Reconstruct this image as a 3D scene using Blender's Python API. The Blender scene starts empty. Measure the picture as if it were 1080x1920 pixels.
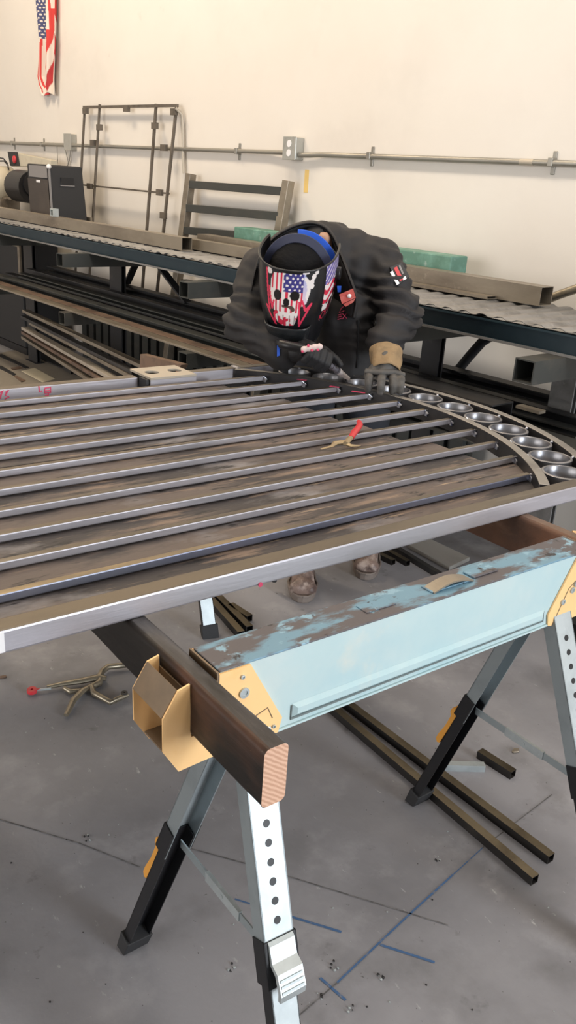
import bpy, bmesh, math, random
from mathutils import Vector, Matrix, noise
from mathutils.bvhtree import BVHTree
random.seed(7)
PI = math.pi
S = bpy.context.scene
COL = S.collection
# ------------------------------------------------------------------ camera
TH = 1.50011371                      # wall direction against the gate's direction
RT = Vector((0.804, -0.592, 0.062)).normalized()
FW = Vector((0.570, 0.736, -0.366)).normalized()
RT = (RT - FW * RT.dot(FW)).normalized()
UP = RT.cross(FW).normalized()
CAM = Vector((0, 0, 1.5))
FPX = 1590.0
cam_d = bpy.data.cameras.new('camera'); cam = bpy.data.objects.new('camera', cam_d); COL.objects.link(cam)
cam_d.sensor_fit = 'VERTICAL'; cam_d.sensor_height = 36; cam_d.sensor_width = 36
cam_d.lens = FPX / 1920 * 36; cam_d.clip_start = .05; cam_d.clip_end = 100
m = Matrix((RT, UP, -FW)).transposed().to_4x4(); m.translation = CAM; cam.matrix_world = m
S.camera = cam

def ray(px, py): return RT * (px - 540) - UP * (py - 960) + FW * FPX
def onz(px, py, z):
    r = ray(px, py); return CAM + r * ((z - CAM.z) / r.z)
def onpl(px, py, n, d):
    r = ray(px, py); n = Vector(n); return CAM + r * ((d - n.dot(CAM)) / n.dot(r))
cT, sT = math.cos(TH), math.sin(TH)
def RS(X, Y, Z): return Vector((X * cT + Y * sT, -X * sT + Y * cT, Z))     # wall-aligned -> scene
def SR(v): return Vector((v[0] * cT - v[1] * sT, v[0] * sT + v[1] * cT, v[2]))
def rY(px, py, Y): return SR(onpl(px, py, (sT, cT, 0), Y))                 # point in the wall-parallel plane at depth Y
def rZ(px, py, z): return SR(onz(px, py, z))
DV = Vector((.66, .75, 0)).normalized()
def rho(px, py, d): return onpl(px, py, DV, d)

# ------------------------------------------------------------------ mesh builder
class MB:
    def __init__(s): s.v = []; s.f = []; s.m = []
    def add(s, vs, fs, mi=0):
        o = len(s.v); s.v += [Vector(v) for v in vs]; s.f += [[i + o for i in f] for f in fs]; s.m += [mi] * len(fs); return s
    def box(s, a, b, mi=0):
        x0, y0, z0 = a; x1, y1, z1 = b
        return s.add([(x0,y0,z0),(x1,y0,z0),(x1,y1,z0),(x0,y1,z0),(x0,y0,z1),(x1,y0,z1),(x1,y1,z1),(x0,y1,z1)],
                     [(0,3,2,1),(4,5,6,7),(0,1,5,4),(1,2,6,5),(2,3,7,6),(3,0,4,7)], mi)
    def frame(s, p, q, up):
        p, q = Vector(p), Vector(q); d = (q - p).normalized(); up = Vector(up)
        x = d.cross(up)
        if x.length < 1e-5: x = d.cross(Vector((1, 0, 0)))
        x.normalize(); return p, q, d, x, x.cross(d)
    def bar(s, p, q, w, h, up=(0,0,1), mi=0, w2=None, h2=None):
        p, q, d, x, u = s.frame(p, q, up); w2 = w2 or w; h2 = h2 or h
        r = []
        for c, ww, hh in ((p, w, h), (q, w2, h2)):
            r += [c - x*ww/2 - u*hh/2, c + x*ww/2 - u*hh/2, c + x*ww/2 + u*hh/2, c - x*ww/2 + u*hh/2]
        return s.add(r, [(0,3,2,1),(4,5,6,7),(0,1,5,4),(1,2,6,5),(2,3,7,6),(3,0,4,7)], mi)
    def topface(s, mi=1, z=.9):      # upward faces: tan oil tone plus light's top-to-side contrast put in colour
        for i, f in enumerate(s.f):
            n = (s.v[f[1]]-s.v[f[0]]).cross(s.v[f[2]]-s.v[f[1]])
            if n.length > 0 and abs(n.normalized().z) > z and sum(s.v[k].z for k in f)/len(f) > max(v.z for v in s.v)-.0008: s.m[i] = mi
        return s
    def prof(s, p, q, poly, up=(0,0,1), mi=0, caps=True):
        p, q, d, x, u = s.frame(p, q, up); n = len(poly)
        vs = [p + x*a + u*b for a, b in poly] + [q + x*a + u*b for a, b in poly]
        fs = [(i, (i+1) % n, n + (i+1) % n, n + i) for i in range(n)]
        if caps: fs += [tuple(range(n))[::-1], tuple(range(n, 2*n))]
        return s.add(vs, fs, mi)
    def sqtube(s, p, q, w, h, t, up=(0,0,1), mi=0):
        p, q, d, x, u = s.frame(p, q, up); vs = []
        for c in (p, q):
            for k in (0, t):
                a, b = w/2 - k, h/2 - k
                vs += [c - x*a - u*b, c + x*a - u*b, c + x*a + u*b, c - x*a + u*b]
        fs = []
        for i in range(4):
            j = (i+1) % 4
            fs += [(i, j, 8+j, 8+i), (4+j, 4+i, 12+i, 12+j), (j, i, 4+i, 4+j), (8+i, 8+j, 12+j, 12+i)]
        return s.add(vs, fs, mi)
    def cyl(s, p, q, r, n=16, r2=None, mi=0, caps=True):
        p, q, d, x, u = s.frame(p, q, (0,0,1)); r2 = r if r2 is None else r2
        vs = [p + (x*math.cos(2*PI*i/n) + u*math.sin(2*PI*i/n))*r for i in range(n)] + [q + (x*math.cos(2*PI*i/n) + u*math.sin(2*PI*i/n))*r2 for i in range(n)]
        fs = [(i, (i+1) % n, n+(i+1) % n, n+i) for i in range(n)]
        if caps: fs += [tuple(range(n))[::-1], tuple(range(n, 2*n))]
        return s.add(vs, fs, mi)
    def tube(s, pts, r, n=10, mi=0, flat=1.0, up=(0,0,1)):
        pts = [Vector(p) for p in pts]; N = len(pts); vs = []
        rr = r if isinstance(r, (list, tuple)) else [r]*N
        for k, p in enumerate(pts):
            d = (pts[min(k+1, N-1)] - pts[max(k-1, 0)]).normalized(); u = Vector(up); x = d.cross(u)
            if x.length < 1e-4: x = d.cross(Vector((1,0,0)))
            x.normalize(); u = x.cross(d)
            vs += [p + (x*math.cos(2*PI*i/n) + u*math.sin(2*PI*i/n)*flat)*rr[k] for i in range(n)]
        fs = [(k*n+i, k*n+(i+1) % n, (k+1)*n+(i+1) % n, (k+1)*n+i) for k in range(N-1) for i in range(n)]
        fs += [tuple(range(n))[::-1], tuple(range((N-1)*n, N*n))]
        return s.add(vs, fs, mi)
    def prism(s, poly, ext, mi=0):
        ext = Vector(ext); n = len(poly); P = [Vector(p) for p in poly]
        return s.add(P + [p + ext for p in P], [tuple(range(n))[::-1], tuple(range(n, 2*n))] + [(i, (i+1) % n, n+(i+1) % n, n+i) for i in range(n)], mi)
    def lathe(s, c, ax, prof, n=32, mi=0, closed=False):
        c = Vector(c); p, q, d, x, u = s.frame(c, c + Vector(ax), (0,0,1)); k = len(prof); vs = []
        for i in range(n):
            a = 2*PI*i/n; e = x*math.cos(a) + u*math.sin(a)
            vs += [c + e*r + d*h for r, h in prof]
        kk = k if closed else k-1
        fs = [(i*k+j, i*k+(j+1) % k, ((i+1) % n)*k+(j+1) % k, ((i+1) % n)*k+j) for i in range(n) for j in range(kk)]
        if not closed:
            fs += [tuple(i*k for i in range(n)), tuple(i*k+k-1 for i in range(n))[::-1]]
        return s.add(vs, fs, mi)
    def ball(s, c, r, n=12, mi=0, sc=(1,1,1)):
        c = Vector(c); vs = [c + Vector((0,0,-r*sc[2]))]; h = n//2
        for j in range(1, h):
            b = -PI/2 + PI*j/h
            for i in range(n):
                a = 2*PI*i/n; vs.append(c + Vector((r*math.cos(b)*math.cos(a)*sc[0], r*math.cos(b)*math.sin(a)*sc[1], r*math.sin(b)*sc[2])))
        vs.append(c + Vector((0,0,r*sc[2]))); L = len(vs)-1
        fs = [(0, 1+(i+1) % n, 1+i) for i in range(n)]
        for j in range(h-2):
            fs += [(1+j*n+i, 1+j*n+(i+1) % n, 1+(j+1)*n+(i+1) % n, 1+(j+1)*n+i) for i in range(n)]
        fs += [(1+(h-2)*n+i, 1+(h-2)*n+(i+1) % n, L) for i in range(n)]
        return s.add(vs, fs, mi)
    def cap(s, p, q, r1, r2, n=14):           # tapered capsule, for bodies
        p, q = Vector(p), Vector(q); s.cyl(p, q, r1, n, r2); s.ball(p, r1, n); s.ball(q, r2, n); return s
    def arc(s, c, r0, r1, z0, z1, a0, a1, n=64, mi=0):   # bent bar between two radii
        vs = []
        for i in range(n+1):
            a = a0 + (a1-a0)*i/n; e = Vector((math.cos(a), math.sin(a), 0)); b = Vector((c[0], c[1], 0))
            vs += [b+e*r0+Vector((0,0,z0)), b+e*r1+Vector((0,0,z0)), b+e*r1+Vector((0,0,z1)), b+e*r0+Vector((0,0,z1))]
        fs = [(4*i+j, 4*i+(j+1) % 4, 4*i+4+(j+1) % 4, 4*i+4+j) for i in range(n) for j in range(4)]
        fs += [(3,2,1,0), (4*n, 4*n+1, 4*n+2, 4*n+3)]
        return s.add(vs, fs, mi)
    def grid(s, fn, nu, nv, mi=0):
        vs = [fn(i/nu, j/nv) for j in range(nv+1) for i in range(nu+1)]
        return s.add(vs, [(j*(nu+1)+i, j*(nu+1)+i+1, (j+1)*(nu+1)+i+1, (j+1)*(nu+1)+i) for j in range(nv) for i in range(nu)], mi)

def mesh_of(name, mb, mats, off=Vector((0,0,0)), smooth=None, fix=True):
    me = bpy.data.meshes.new(name)
    me.from_pydata([tuple(v - off) for v in mb.v], [], mb.f)
    for mt in (mats if isinstance(mats, (list, tuple)) else [mats]): me.materials.append(mt)
    for p, i in zip(me.polygons, mb.m): p.material_index = i
    if fix:
        b = bmesh.new(); b.from_mesh(me); bmesh.ops.recalc_face_normals(b, faces=b.faces); b.to_mesh(me); b.free()
    if smooth is not None:
        for p in me.polygons: p.use_smooth = True
        if smooth < 179: me.set_sharp_from_angle(angle=math.radians(smooth))
    me.update(); return me
class T:
    pass
def props(o, label=None, cat=None, group=None, kind=None):
    if label: o['label'] = label
    if cat: o['category'] = cat
    if group: o['group'] = group
    if kind: o['kind'] = kind
    return o
def place(o, base, fr):
    base = Vector(base)
    if fr == 'R': o.location = RS(*base); o.rotation_euler = (0, 0, -TH)
    else: o.location = base
def thing(name, label, cat, base, fr='S', group=None):
    o = bpy.data.objects.new(name, None); COL.objects.link(o); o.empty_display_size = .05
    place(o, base, fr); props(o, label, cat, group)
    t = T(); t.ob = o; t.base = Vector(base); t.fr = fr; return t
def fin(o, bevel, seg=2):
    if bevel:
        b = o.modifiers.new('bevel', 'BEVEL'); b.width = bevel; b.segments = seg; b.limit_method = 'ANGLE'; b.angle_limit = math.radians(40)
        b.harden_normals = False
def part(t, name, mb, mats, parent=None, smooth=None, bevel=0, label=None, kind=None, fix=True):
    o = bpy.data.objects.new(name, mesh_of(name, mb, mats, t.base, smooth, fix)); COL.objects.link(o)
    o.parent = parent or t.ob; fin(o, bevel); props(o, label, None, None, kind); return o
def comps(mb):
    par = list(range(len(mb.v)))
    def fd(i):
        while par[i] != i: par[i] = par[par[i]]; i = par[i]
        return i
    for f in mb.f:
        r = fd(f[0])
        for k in f[1:]: par[fd(k)] = r
    G = {}
    for i, f in enumerate(mb.f): G.setdefault(fd(f[0]), []).append(i)
    out = []
    for g in G.values():
        n = MB(); mp = {}
        for i in g:
            fs = []
            for k in mb.f[i]:
                if k not in mp: mp[k] = len(n.v); n.v.append(mb.v[k])
                fs.append(mp[k])
            n.f.append(fs); n.m.append(mb.m[i])
        out.append(n)
    return out
def parts(t, name, mb, mats, parent=None, **k): return [part(t, name, q, mats, parent, **k) for q in comps(mb)]
def single(name, mb, mats, label, cat, base=None, fr='S', group=None, smooth=None, bevel=0, kind=None, fix=True):
    if base is None:
        n = len(mb.v); base = sum(mb.v, Vector()) / n; base.z = min(v.z for v in mb.v)
    o = bpy.data.objects.new(name, mesh_of(name, mb, mats, Vector(base), smooth, fix)); COL.objects.link(o)
    place(o, base, fr); fin(o, bevel); props(o, label, cat, group, kind); return o
def struct(name, mb, mats, parent=None, smooth=None):
    o = bpy.data.objects.new(name, mesh_of(name, mb, mats, smooth=smooth)); COL.objects.link(o)
    if parent: o.parent = parent
    else: o['kind'] = 'structure'
    return o
def dup(o, parent=None):
    c = o.copy(); COL.objects.link(c)
    if parent: c.parent = parent
    for ch in list(o.children): dup(ch, c)
    return c
def setcol(o, cols):
    a = o.data.color_attributes.new('Col', 'FLOAT_COLOR', 'POINT')
    for i, c in enumerate(cols): a.data[i].color = (c[0], c[1], c[2], 1)

# ------------------------------------------------------------------ materials
def mat(name, col, rough=.5, metal=0., layers=(), bump=0., bscale=80, bstretch=(1,1,1), spec=None, attr=False, coat=0.):
    """layers: (colour, noise scale, lo, hi, stretch, detail, roughness of noise)"""
    mt = bpy.data.materials.new(name); mt.use_nodes = True; nt = mt.node_tree; N = nt.nodes; L = nt.links
    b = N['Principled BSDF']; b.inputs['Roughness'].default_value = rough; b.inputs['Metallic'].default_value = metal
    if spec is not None: b.inputs['Specular IOR Level'].default_value = spec
    if coat: b.inputs['Coat Weight'].default_value = coat; b.inputs['Coat Roughness'].default_value = .15
    tc = N.new('ShaderNodeTexCoord'); cur = None
    if attr:
        at = N.new('ShaderNodeVertexColor'); at.layer_name = 'Col'; cur = at.outputs['Color']
    rgb = (*col, 1)
    for k, ly in enumerate(layers):
        c2, sc, lo, hi = ly[:4]; st = ly[4] if len(ly) > 4 else (1,1,1); dt = ly[5] if len(ly) > 5 else 5
        mp = N.new('ShaderNodeMapping'); mp.inputs['Scale'].default_value = st; mp.inputs['Location'].default_value = (k*3.7, k*1.3, k*2.1)
        L.new(tc.outputs['Object'], mp.inputs['Vector'])
        no = N.new('ShaderNodeTexNoise'); no.inputs['Scale'].default_value = sc; no.inputs['Detail'].default_value = dt; no.inputs['Roughness'].default_value = .6
        L.new(mp.outputs[0], no.inputs['Vector'])
        mr = N.new('ShaderNodeMapRange'); mr.inputs['From Min'].default_value = lo; mr.inputs['From Max'].default_value = hi
        L.new(no.outputs['Fac'], mr.inputs['Value'])
        mx = N.new('ShaderNodeMix'); mx.data_type = 'RGBA'
        L.new(mr.outputs[0], mx.inputs['Factor'])
        if cur is None: mx.inputs['A'].default_value = rgb
        else: L.new(cur, mx.inputs['A'])
        mx.inputs['B'].default_value = (*c2, 1); cur = mx.outputs['Result']
    if cur is None: b.inputs['Base Color'].default_value = rgb
    else: L.new(cur, b.inputs['Base Color'])
    if bump:
        mp = N.new('ShaderNodeMapping'); mp.inputs['Scale'].default_value = bstretch; L.new(tc.outputs['Object'], mp.inputs['Vector'])
        no = N.new('ShaderNodeTexNoise'); no.inputs['Scale'].default_value = bscale; no.inputs['Detail'].default_value = 4
        L.new(mp.outputs[0], no.inputs['Vector'])
        bp = N.new('ShaderNodeBump'); bp.inputs['Strength'].default_value = bump; bp.inputs['Distance'].default_value = .01
        L.new(no.outputs['Fac'], bp.inputs['Height']); L.new(bp.outputs[0], b.inputs['Normal'])
    return mt
M = {}
M['wall'] = mat('painted_wall', (.72,.67,.61), .75, 0, [((.61,.565,.515), 1.3, .52, .8), ((.47,.43,.39), 5, .71, .86), ((.77,.735,.685), .5, .4, .7)], bump=.05, bscale=30)
M['floor'] = mat('concrete', (.290,.287,.308), .6, 0, [((.205,.202,.217), 1.6, .42, .66), ((.39,.385,.405), 6, .55, .80, (1,1,1), 10), ((.14,.137,.142), 12, .66, .78), ((.50,.495,.51), 50, .66, .76, (1,.35,1)), ((.185,.182,.19), 3, .56, .72, (1,1,1), 12), ((.11,.108,.11), 75, .69, .74)], bump=.08, bscale=40)
M['ceil'] = mat('ceiling_deck', (.55,.47,.37), .8)
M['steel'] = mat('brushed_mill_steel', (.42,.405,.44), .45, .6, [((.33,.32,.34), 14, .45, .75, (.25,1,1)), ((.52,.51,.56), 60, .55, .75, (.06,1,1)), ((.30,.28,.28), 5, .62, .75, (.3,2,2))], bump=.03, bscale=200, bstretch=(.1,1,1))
M['steeltop'] = mat('oiled_tan_shaded_top', (.155,.130,.098), .42, .6, [((.10,.088,.072), 9, .45, .70, (.25,1,1)), ((.30,.235,.14), 3.5, .58, .72, (.5,2,2)), ((.22,.195,.16), 40, .6, .75, (.08,1,1))])  # tan oil stain, plus the duller light on the tops put into the colour
M['bluesteel'] = mat('blued_mill_steel', (.22,.24,.33), .42, .65, [((.30,.32,.38), 12, .5, .75, (.2,1,1))])
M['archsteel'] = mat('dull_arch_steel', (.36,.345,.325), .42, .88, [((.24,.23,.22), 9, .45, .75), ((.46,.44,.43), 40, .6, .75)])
M['ring'] = mat('turned_ring_steel', (.30,.30,.32), .33, .85, [((.17,.17,.19), 20, .5, .7)])
M['weld'] = mat('bright_weld', (.62,.63,.68), .3, .9, [((.12,.13,.2), 60, .5, .65)])
M['dark'] = mat('dark_mill_scale', (.045,.045,.048), .5, .5, [((.10,.09,.08), 6, .5, .78, (.3,1,1)), ((.16,.12,.09), 18, .66, .8)])
M['dark2'] = mat('dark_green_grey_steel', (.06,.063,.06), .5, .4, [((.11,.10,.085), 5, .5, .8, (.3,1,1))])
M['rackblue'] = mat('dark_teal_rack_paint', (.011,.030,.043), .5, 0, [((.02,.042,.053), 8, .5, .8), ((.13,.12,.11), 40, .73, .8)])
M['rackblack'] = mat('blackened_rack_steel', (.025,.025,.028), .5, .2, [((.07,.06,.055), 9, .6, .8)])
M['deck'] = mat('galvanized_deck', (.235,.23,.225), .55, .35, [((.12,.115,.11), 10, .45, .75), ((.33,.32,.31), 30, .6, .8)])
M['tan'] = mat('oiled_tan_steel', (.30,.26,.205), .42, .55, [((.17,.14,.11), 7, .45, .75, (.3,1,1)), ((.38,.33,.27), 30, .6, .8)])
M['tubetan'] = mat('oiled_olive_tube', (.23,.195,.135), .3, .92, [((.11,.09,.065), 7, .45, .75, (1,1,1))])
M['tubeside'] = mat('tube_side_painted_shade', (.022,.020,.019), .45, .3, [((.05,.042,.035), 9, .55, .75)])  # shaded copy of the tube steel, the sides' shade put into the colour
M['rust'] = mat('brown_rusty_steel', (.19,.125,.09), .6, .3, [((.09,.065,.05), 8, .45, .7), ((.27,.20,.15), 20, .6, .8)])
M['green'] = mat('chipped_green_paint', (.10,.22,.17), .55, 0, [((.16,.33,.27), 12, .45, .7), ((.30,.40,.36), 26, .62, .75), ((.06,.10,.08), 18, .66, .8)])
M['galv'] = mat('zinc_plated_steel', (.50,.55,.565), .4, .55, [((.40,.445,.46), 20, .45, .75), ((.58,.63,.65), 70, .6, .8)])
M['galvd'] = mat('zinc_channel', (.37,.42,.44), .4, .6, [((.28,.32,.34), 14, .5, .8)])
M['blk'] = mat('black_paint_steel', (.012,.012,.014), .4, .1)
M['rubber'] = mat('black_rubber', (.02,.02,.022), .7)
M['yel'] = mat('yellow_powder_coat', (.95,.60,.27), .45, 0, [((.88,.50,.18), 10, .58, .85), ((.40,.22,.09), 45, .75, .8)])
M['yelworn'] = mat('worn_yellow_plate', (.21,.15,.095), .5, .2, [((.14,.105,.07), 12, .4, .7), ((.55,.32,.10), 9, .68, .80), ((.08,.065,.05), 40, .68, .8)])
M['orange'] = mat('orange_lever', (.72,.33,.05), .45)
M['cyan'] = mat('pale_blue_paint', (.47,.61,.625), .5, 0, [((.56,.64,.63), 4, .45, .7), ((.37,.55,.60), 3, .5, .75), ((.63,.64,.58), 4, .66, .78), ((.22,.27,.28), 60, .735, .8)])
M['worn'] = mat('worn_blue_top', (.15,.285,.385), .5, 0, [((.095,.085,.092), 7, .44, .50, (.7,2.0,1), 14), ((.23,.39,.50), 24, .60, .66, (1,1.5,1)), ((.03,.028,.032), 30, .61, .65, (1,1,1), 9)])
M['timber'] = mat('dark_stained_timber', (.014,.011,.009), .5, 0, [((.090,.040,.023), 2.6, .50, .62, (1,.8,1)), ((.010,.008,.007), 9, .52, .68, (1,.2,1), 8), ((.24,.16,.10), 70, .70, .75, (1,.5,1))], bump=.2, bscale=60, bstretch=(1,.1,1), spec=.3)
M['timbertop'] = mat('scuffed_timber_top', (.034,.031,.032), .42, 0, [((.10,.095,.095), 16, .50, .70, (1,.2,1), 8), ((.010,.009,.009), 22, .54, .68, (1,.3,1)), ((.42,.30,.14), 60, .70, .74)], bump=.25, bscale=50, bstretch=(1,.15,1), spec=.4)
M['brownwood'] = mat('reddish_brown_timber', (.17,.075,.038), .6, 0, [((.08,.04,.025), 5, .45, .7), ((.27,.15,.09), 16, .58, .8, (1,.4,1)), ((.05,.035,.03), 24, .62, .75)], bump=.3, bscale=30)
M['plank'] = mat('weathered_plank', (.118,.094,.084), .6, 0, [((.042,.036,.037), 9, .48, .56, (.28,1,1), 9), ((.21,.155,.12), 18, .55, .64, (.2,1.4,1), 9), ((.22,.21,.22), 6, .54, .66, (.5,1,1), 8), ((.016,.014,.014), 30, .59, .65, (.30,1.4,1), 8), ((.36,.27,.19), 48, .62, .69, (.15,1.5,1))], bump=.18, bscale=60, bstretch=(.1,1,1))
M['jacket'] = mat('black_softshell', (.0145,.0133,.0142), .72, 0, [((.022,.0195,.021), 5, .4, .7)], bump=.3, bscale=9, bstretch=(1,1,.7))
M['jacketin'] = mat('black_lining', (.010,.010,.012), .8)
M['denim'] = mat('dark_work_trousers', (.02,.022,.03), .85)
M['skin'] = mat('skin', (.42,.24,.16), .55)
M['hair'] = mat('black_hair', (.005,.005,.006), .85, spec=.2, bump=.5, bscale=70, bstretch=(1,.3,1))
M['gloveg'] = mat('grey_leather', (.085,.08,.075), .7, 0, [((.14,.13,.12), 30, .5, .75), ((.045,.042,.04), 14, .55, .75)], bump=.3, bscale=40)
M['glovet'] = mat('tan_suede', (.28,.19,.10), .8, 0, [((.17,.115,.065), 18, .45, .7), ((.38,.27,.15), 40, .6, .8)], bump=.3, bscale=50)
M['glovek'] = mat('black_glove', (.012,.012,.014), .65, bump=.2, bscale=40)
M['boot'] = mat('scuffed_brown_leather', (.22,.155,.13), .5, 0, [((.085,.055,.048), 18, .45, .62), ((.42,.34,.30), 22, .52, .68)], bump=.15, bscale=50)
M['sole'] = mat('worn_boot_sole', (.20,.165,.145), .75, 0, [((.12,.10,.09), 30, .5, .7)])
M['shell'] = mat('painted_helmet_shell', (1,1,1), .28, 0, attr=True, coat=.3)
M['shellin'] = mat('helmet_black_plastic', (.012,.013,.015), .35)
M['lens'] = mat('dark_lens_frame', (.02,.022,.024), .25)
M['bluestrap'] = mat('blue_strap', (.015,.10,.60), .6)
M['navy'] = mat('navy_headband', (.035,.04,.075), .6)
M['red'] = mat('red_plastic', (.55,.035,.045), .4, 0, [((.70,.10,.12), 30, .6, .8)])
M['redtag'] = mat('red_fabric_tag', (.50,.09,.075), .6, 0, [((.62,.20,.17), 40, .55, .75)])
M['redink'] = mat('red_paint_mark', (.62,.06,.14), .6)
M['white'] = mat('white_print', (.78,.77,.78), .6)
M['paleblue'] = mat('blue_chalk', (.06,.13,.27), .9, 0, [((.17,.19,.24), 60, .55, .65)])
M['crack'] = mat('crack_line', (.10,.098,.10), .9, 0, [((.19,.185,.19), 40, .45, .6)])
M['brass'] = mat('tan_tool_steel', (.40,.31,.19), .42, .6, [((.27,.21,.14), 30, .5, .75)])
M['tool'] = mat('dull_nickel_tool', (.33,.29,.22), .38, .75, [((.20,.17,.13), 40, .5, .75), ((.5,.47,.42), 60, .64, .8)])
M['torch'] = mat('torch_grey', (.16,.15,.17), .4, .3)
M['copper'] = mat('torch_nozzle', (.74,.68,.67), .38, .45, [((.5,.45,.45), 60, .5, .7)])
M['cream'] = mat('cream_enamel', (.56,.51,.40), .4, 0, [((.44,.39,.30), 12, .55, .75)])
M['spk'] = mat('speaker_cabinet', (.022,.022,.024), .6)
M['grille'] = mat('speaker_grille', (.055,.045,.040), .7, 0, [((.08,.065,.055), 4, .45, .7)], bump=.3, bscale=300)
M['spkgrey'] = mat('grey_corner', (.22,.21,.21), .5)
M['box'] = mat('galvanized_box', (.43,.43,.40), .42, .5, [((.33,.32,.29), 20, .5, .75)])
M['conduit'] = mat('emt_conduit', (.33,.315,.28), .42, .6, [((.25,.23,.20), 8, .5, .75, (.3,1,1))])
M['plate'] = mat('tan_plate_steel', (.47,.42,.35), .5, .4, [((.38,.33,.27), 9, .5, .75)])
M['papert'] = mat('yellow_tape', (.75,.52,.18), .7)
M['paper'] = mat('pale_board', (.62,.56,.42), .7, 0, [((.56,.50,.37), 8, .5, .7)])
M['ply'] = mat('pale_grey_board', (.46,.44,.41), .7, 0, [((.38,.36,.33), 6, .45, .7, (1,.3,1))])
M['tansheet'] = mat('tan_floor_sheet', (.25,.222,.185), .6, 0, [((.19,.17,.145), 4, .45, .7, (.3,1,1)), ((.30,.27,.23), 14, .6, .8)])
M['guard'] = mat('pale_pink_guard', (.66,.53,.51), .6)
M['archside'] = mat('arch_side_painted_shade', (.030,.029,.031), .42, .4, [((.06,.055,.055), 9, .5, .75)])  # shade on the arch walls painted in as a near-black colour
M['ribline'] = mat('grey_rib_line', (.16,.19,.19), .8)
M['flag'] = mat('printed_flag_cloth', (1,1,1), .8, 0, attr=True)
M['frame'] = mat('thin_rusty_tube', (.16,.135,.11), .55, .4, [((.10,.085,.07), 20, .45, .7)])
M['endgrain'] = None
def endgrain():
    mt = bpy.data.materials.new('pink_end_grain'); mt.use_nodes = True; N = mt.node_tree.nodes; L = mt.node_tree.links
    b = N['Principled BSDF']; b.inputs['Roughness'].default_value = .7
    tc = N.new('ShaderNodeTexCoord'); mp = N.new('ShaderNodeMapping'); mp.inputs['Rotation'].default_value = (0, .9, 0); mp.inputs['Scale'].default_value = (1, .2, 1)
    w = N.new('ShaderNodeTexWave'); w.inputs['Scale'].default_value = 55; w.inputs['Distortion'].default_value = 2.2; w.inputs['Detail'].default_value = 3; w.inputs['Detail Scale'].default_value = 2
    L.new(tc.outputs['Object'], mp.inputs[0]); L.new(mp.outputs[0], w.inputs[0])
    cr = N.new('ShaderNodeValToRGB'); cr.color_ramp.elements[0].color = (.52,.29,.19,1); cr.color_ramp.elements[1].color = (.70,.45,.32,1)
    L.new(w.outputs['Fac'], cr.inputs[0]); L.new(cr.outputs[0], b.inputs['Base Color']); return mt
M['endgrain'] = endgrain()
# ------------------------------------------------------------------ setting
YW = 3.42
struct('floor', MB().add([(-14,-9,0),(14,-9,0),(14,16,0),(-14,16,0)], [(0,1,2,3)]), M['floor'])
wb = MB(); c4 = [RS(-13,YW,0), RS(8,YW,0), RS(8,YW+.2,0), RS(-13,YW+.2,0)]
wb.prism(c4, (0,0,5.2)); struct('wall_back', wb, M['wall'])
lb = MB(); lb.prism([RS(-10.2,-6.5,0), RS(-10,-6.5,0), RS(-10,YW-.01,0), RS(-10.2,YW-.01,0)], (0,0,5.19)); struct('wall_left', lb, M['wall'])
cb = MB(); cb.prism([RS(-13,-6.5,5.2), RS(8,-6.5,5.2), RS(8,YW+.2,5.2), RS(-13,YW+.2,5.2)], (0,0,.15)); struct('ceiling', cb, M['ceil'])
fl = bpy.data.objects['floor']
def strip(name, pts, w, m_, par=fl, z=.0012):
    mb = MB()
    for (a, b) in zip(pts[:-1], pts[1:]):
        p = onz(*a, 0); q = onz(*b, 0); d = (q-p).normalized(); n = Vector((-d.y, d.x, 0))*w/2
        mb.add([p-n+Vector((0,0,z)), p+n+Vector((0,0,z)), q+n+Vector((0,0,z)), q-n+Vector((0,0,z))], [(0,3,2,1)])
    return struct(name, mb, m_, par)
strip('chalk_line', [(632,1843),(760,1722),(850,1640)], .0045, M['paleblue'])
strip('chalk_line', [(850,1640),(905,1590)], .0025, M['paleblue'])
strip('chalk_line', [(538,1717),(640,1748)], .006, M['paleblue'])
strip('chalk_line', [(713,1772),(815,1805)], .006, M['paleblue'])
strip('chalk_line', [(600,1834),(648,1876)], .006, M['paleblue'])
strip('chalk_line', [(440,1686),(478,1698)], .004, M['paleblue'])
strip('crack', [(0,1537),(150,1582),(262,1626)], .0035, M['crack'])
strip('crack', [(352,1590),(480,1625),(620,1668),(840,1735)], .0035, M['crack'])
strip('crack', [(560,1905),(632,1843)], .003, M['crack'])
strip('crack', [(905,1590),(1035,1490)], .003, M['crack'])

# ------------------------------------------------------------------ gate
ZB, ZT = .85, .888
gate = thing('steel_gate', 'large arched steel gate panel lying flat across the sawhorses', 'gate', (.6,1.74,ZB))
U0 = -.75
part(gate, 'rail', MB().bar((U0,1.072,.869), (1.742,1.072,.869), .038, .038).topface(), [M['steel'], M['steeltop']], bevel=.004, label='near side rail with bright front face')
RAIL2 = None
IC, IR = (.967,1.74), .890
OC, OR_ = (1.052,1.741), .965
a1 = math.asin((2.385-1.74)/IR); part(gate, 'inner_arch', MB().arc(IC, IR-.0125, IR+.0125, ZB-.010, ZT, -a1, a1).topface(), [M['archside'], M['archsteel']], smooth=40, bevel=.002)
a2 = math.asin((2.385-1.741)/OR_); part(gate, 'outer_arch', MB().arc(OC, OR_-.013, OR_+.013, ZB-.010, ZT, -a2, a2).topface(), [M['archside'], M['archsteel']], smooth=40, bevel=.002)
tf = [1.179 + .1111*k for k in range(11)]
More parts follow.
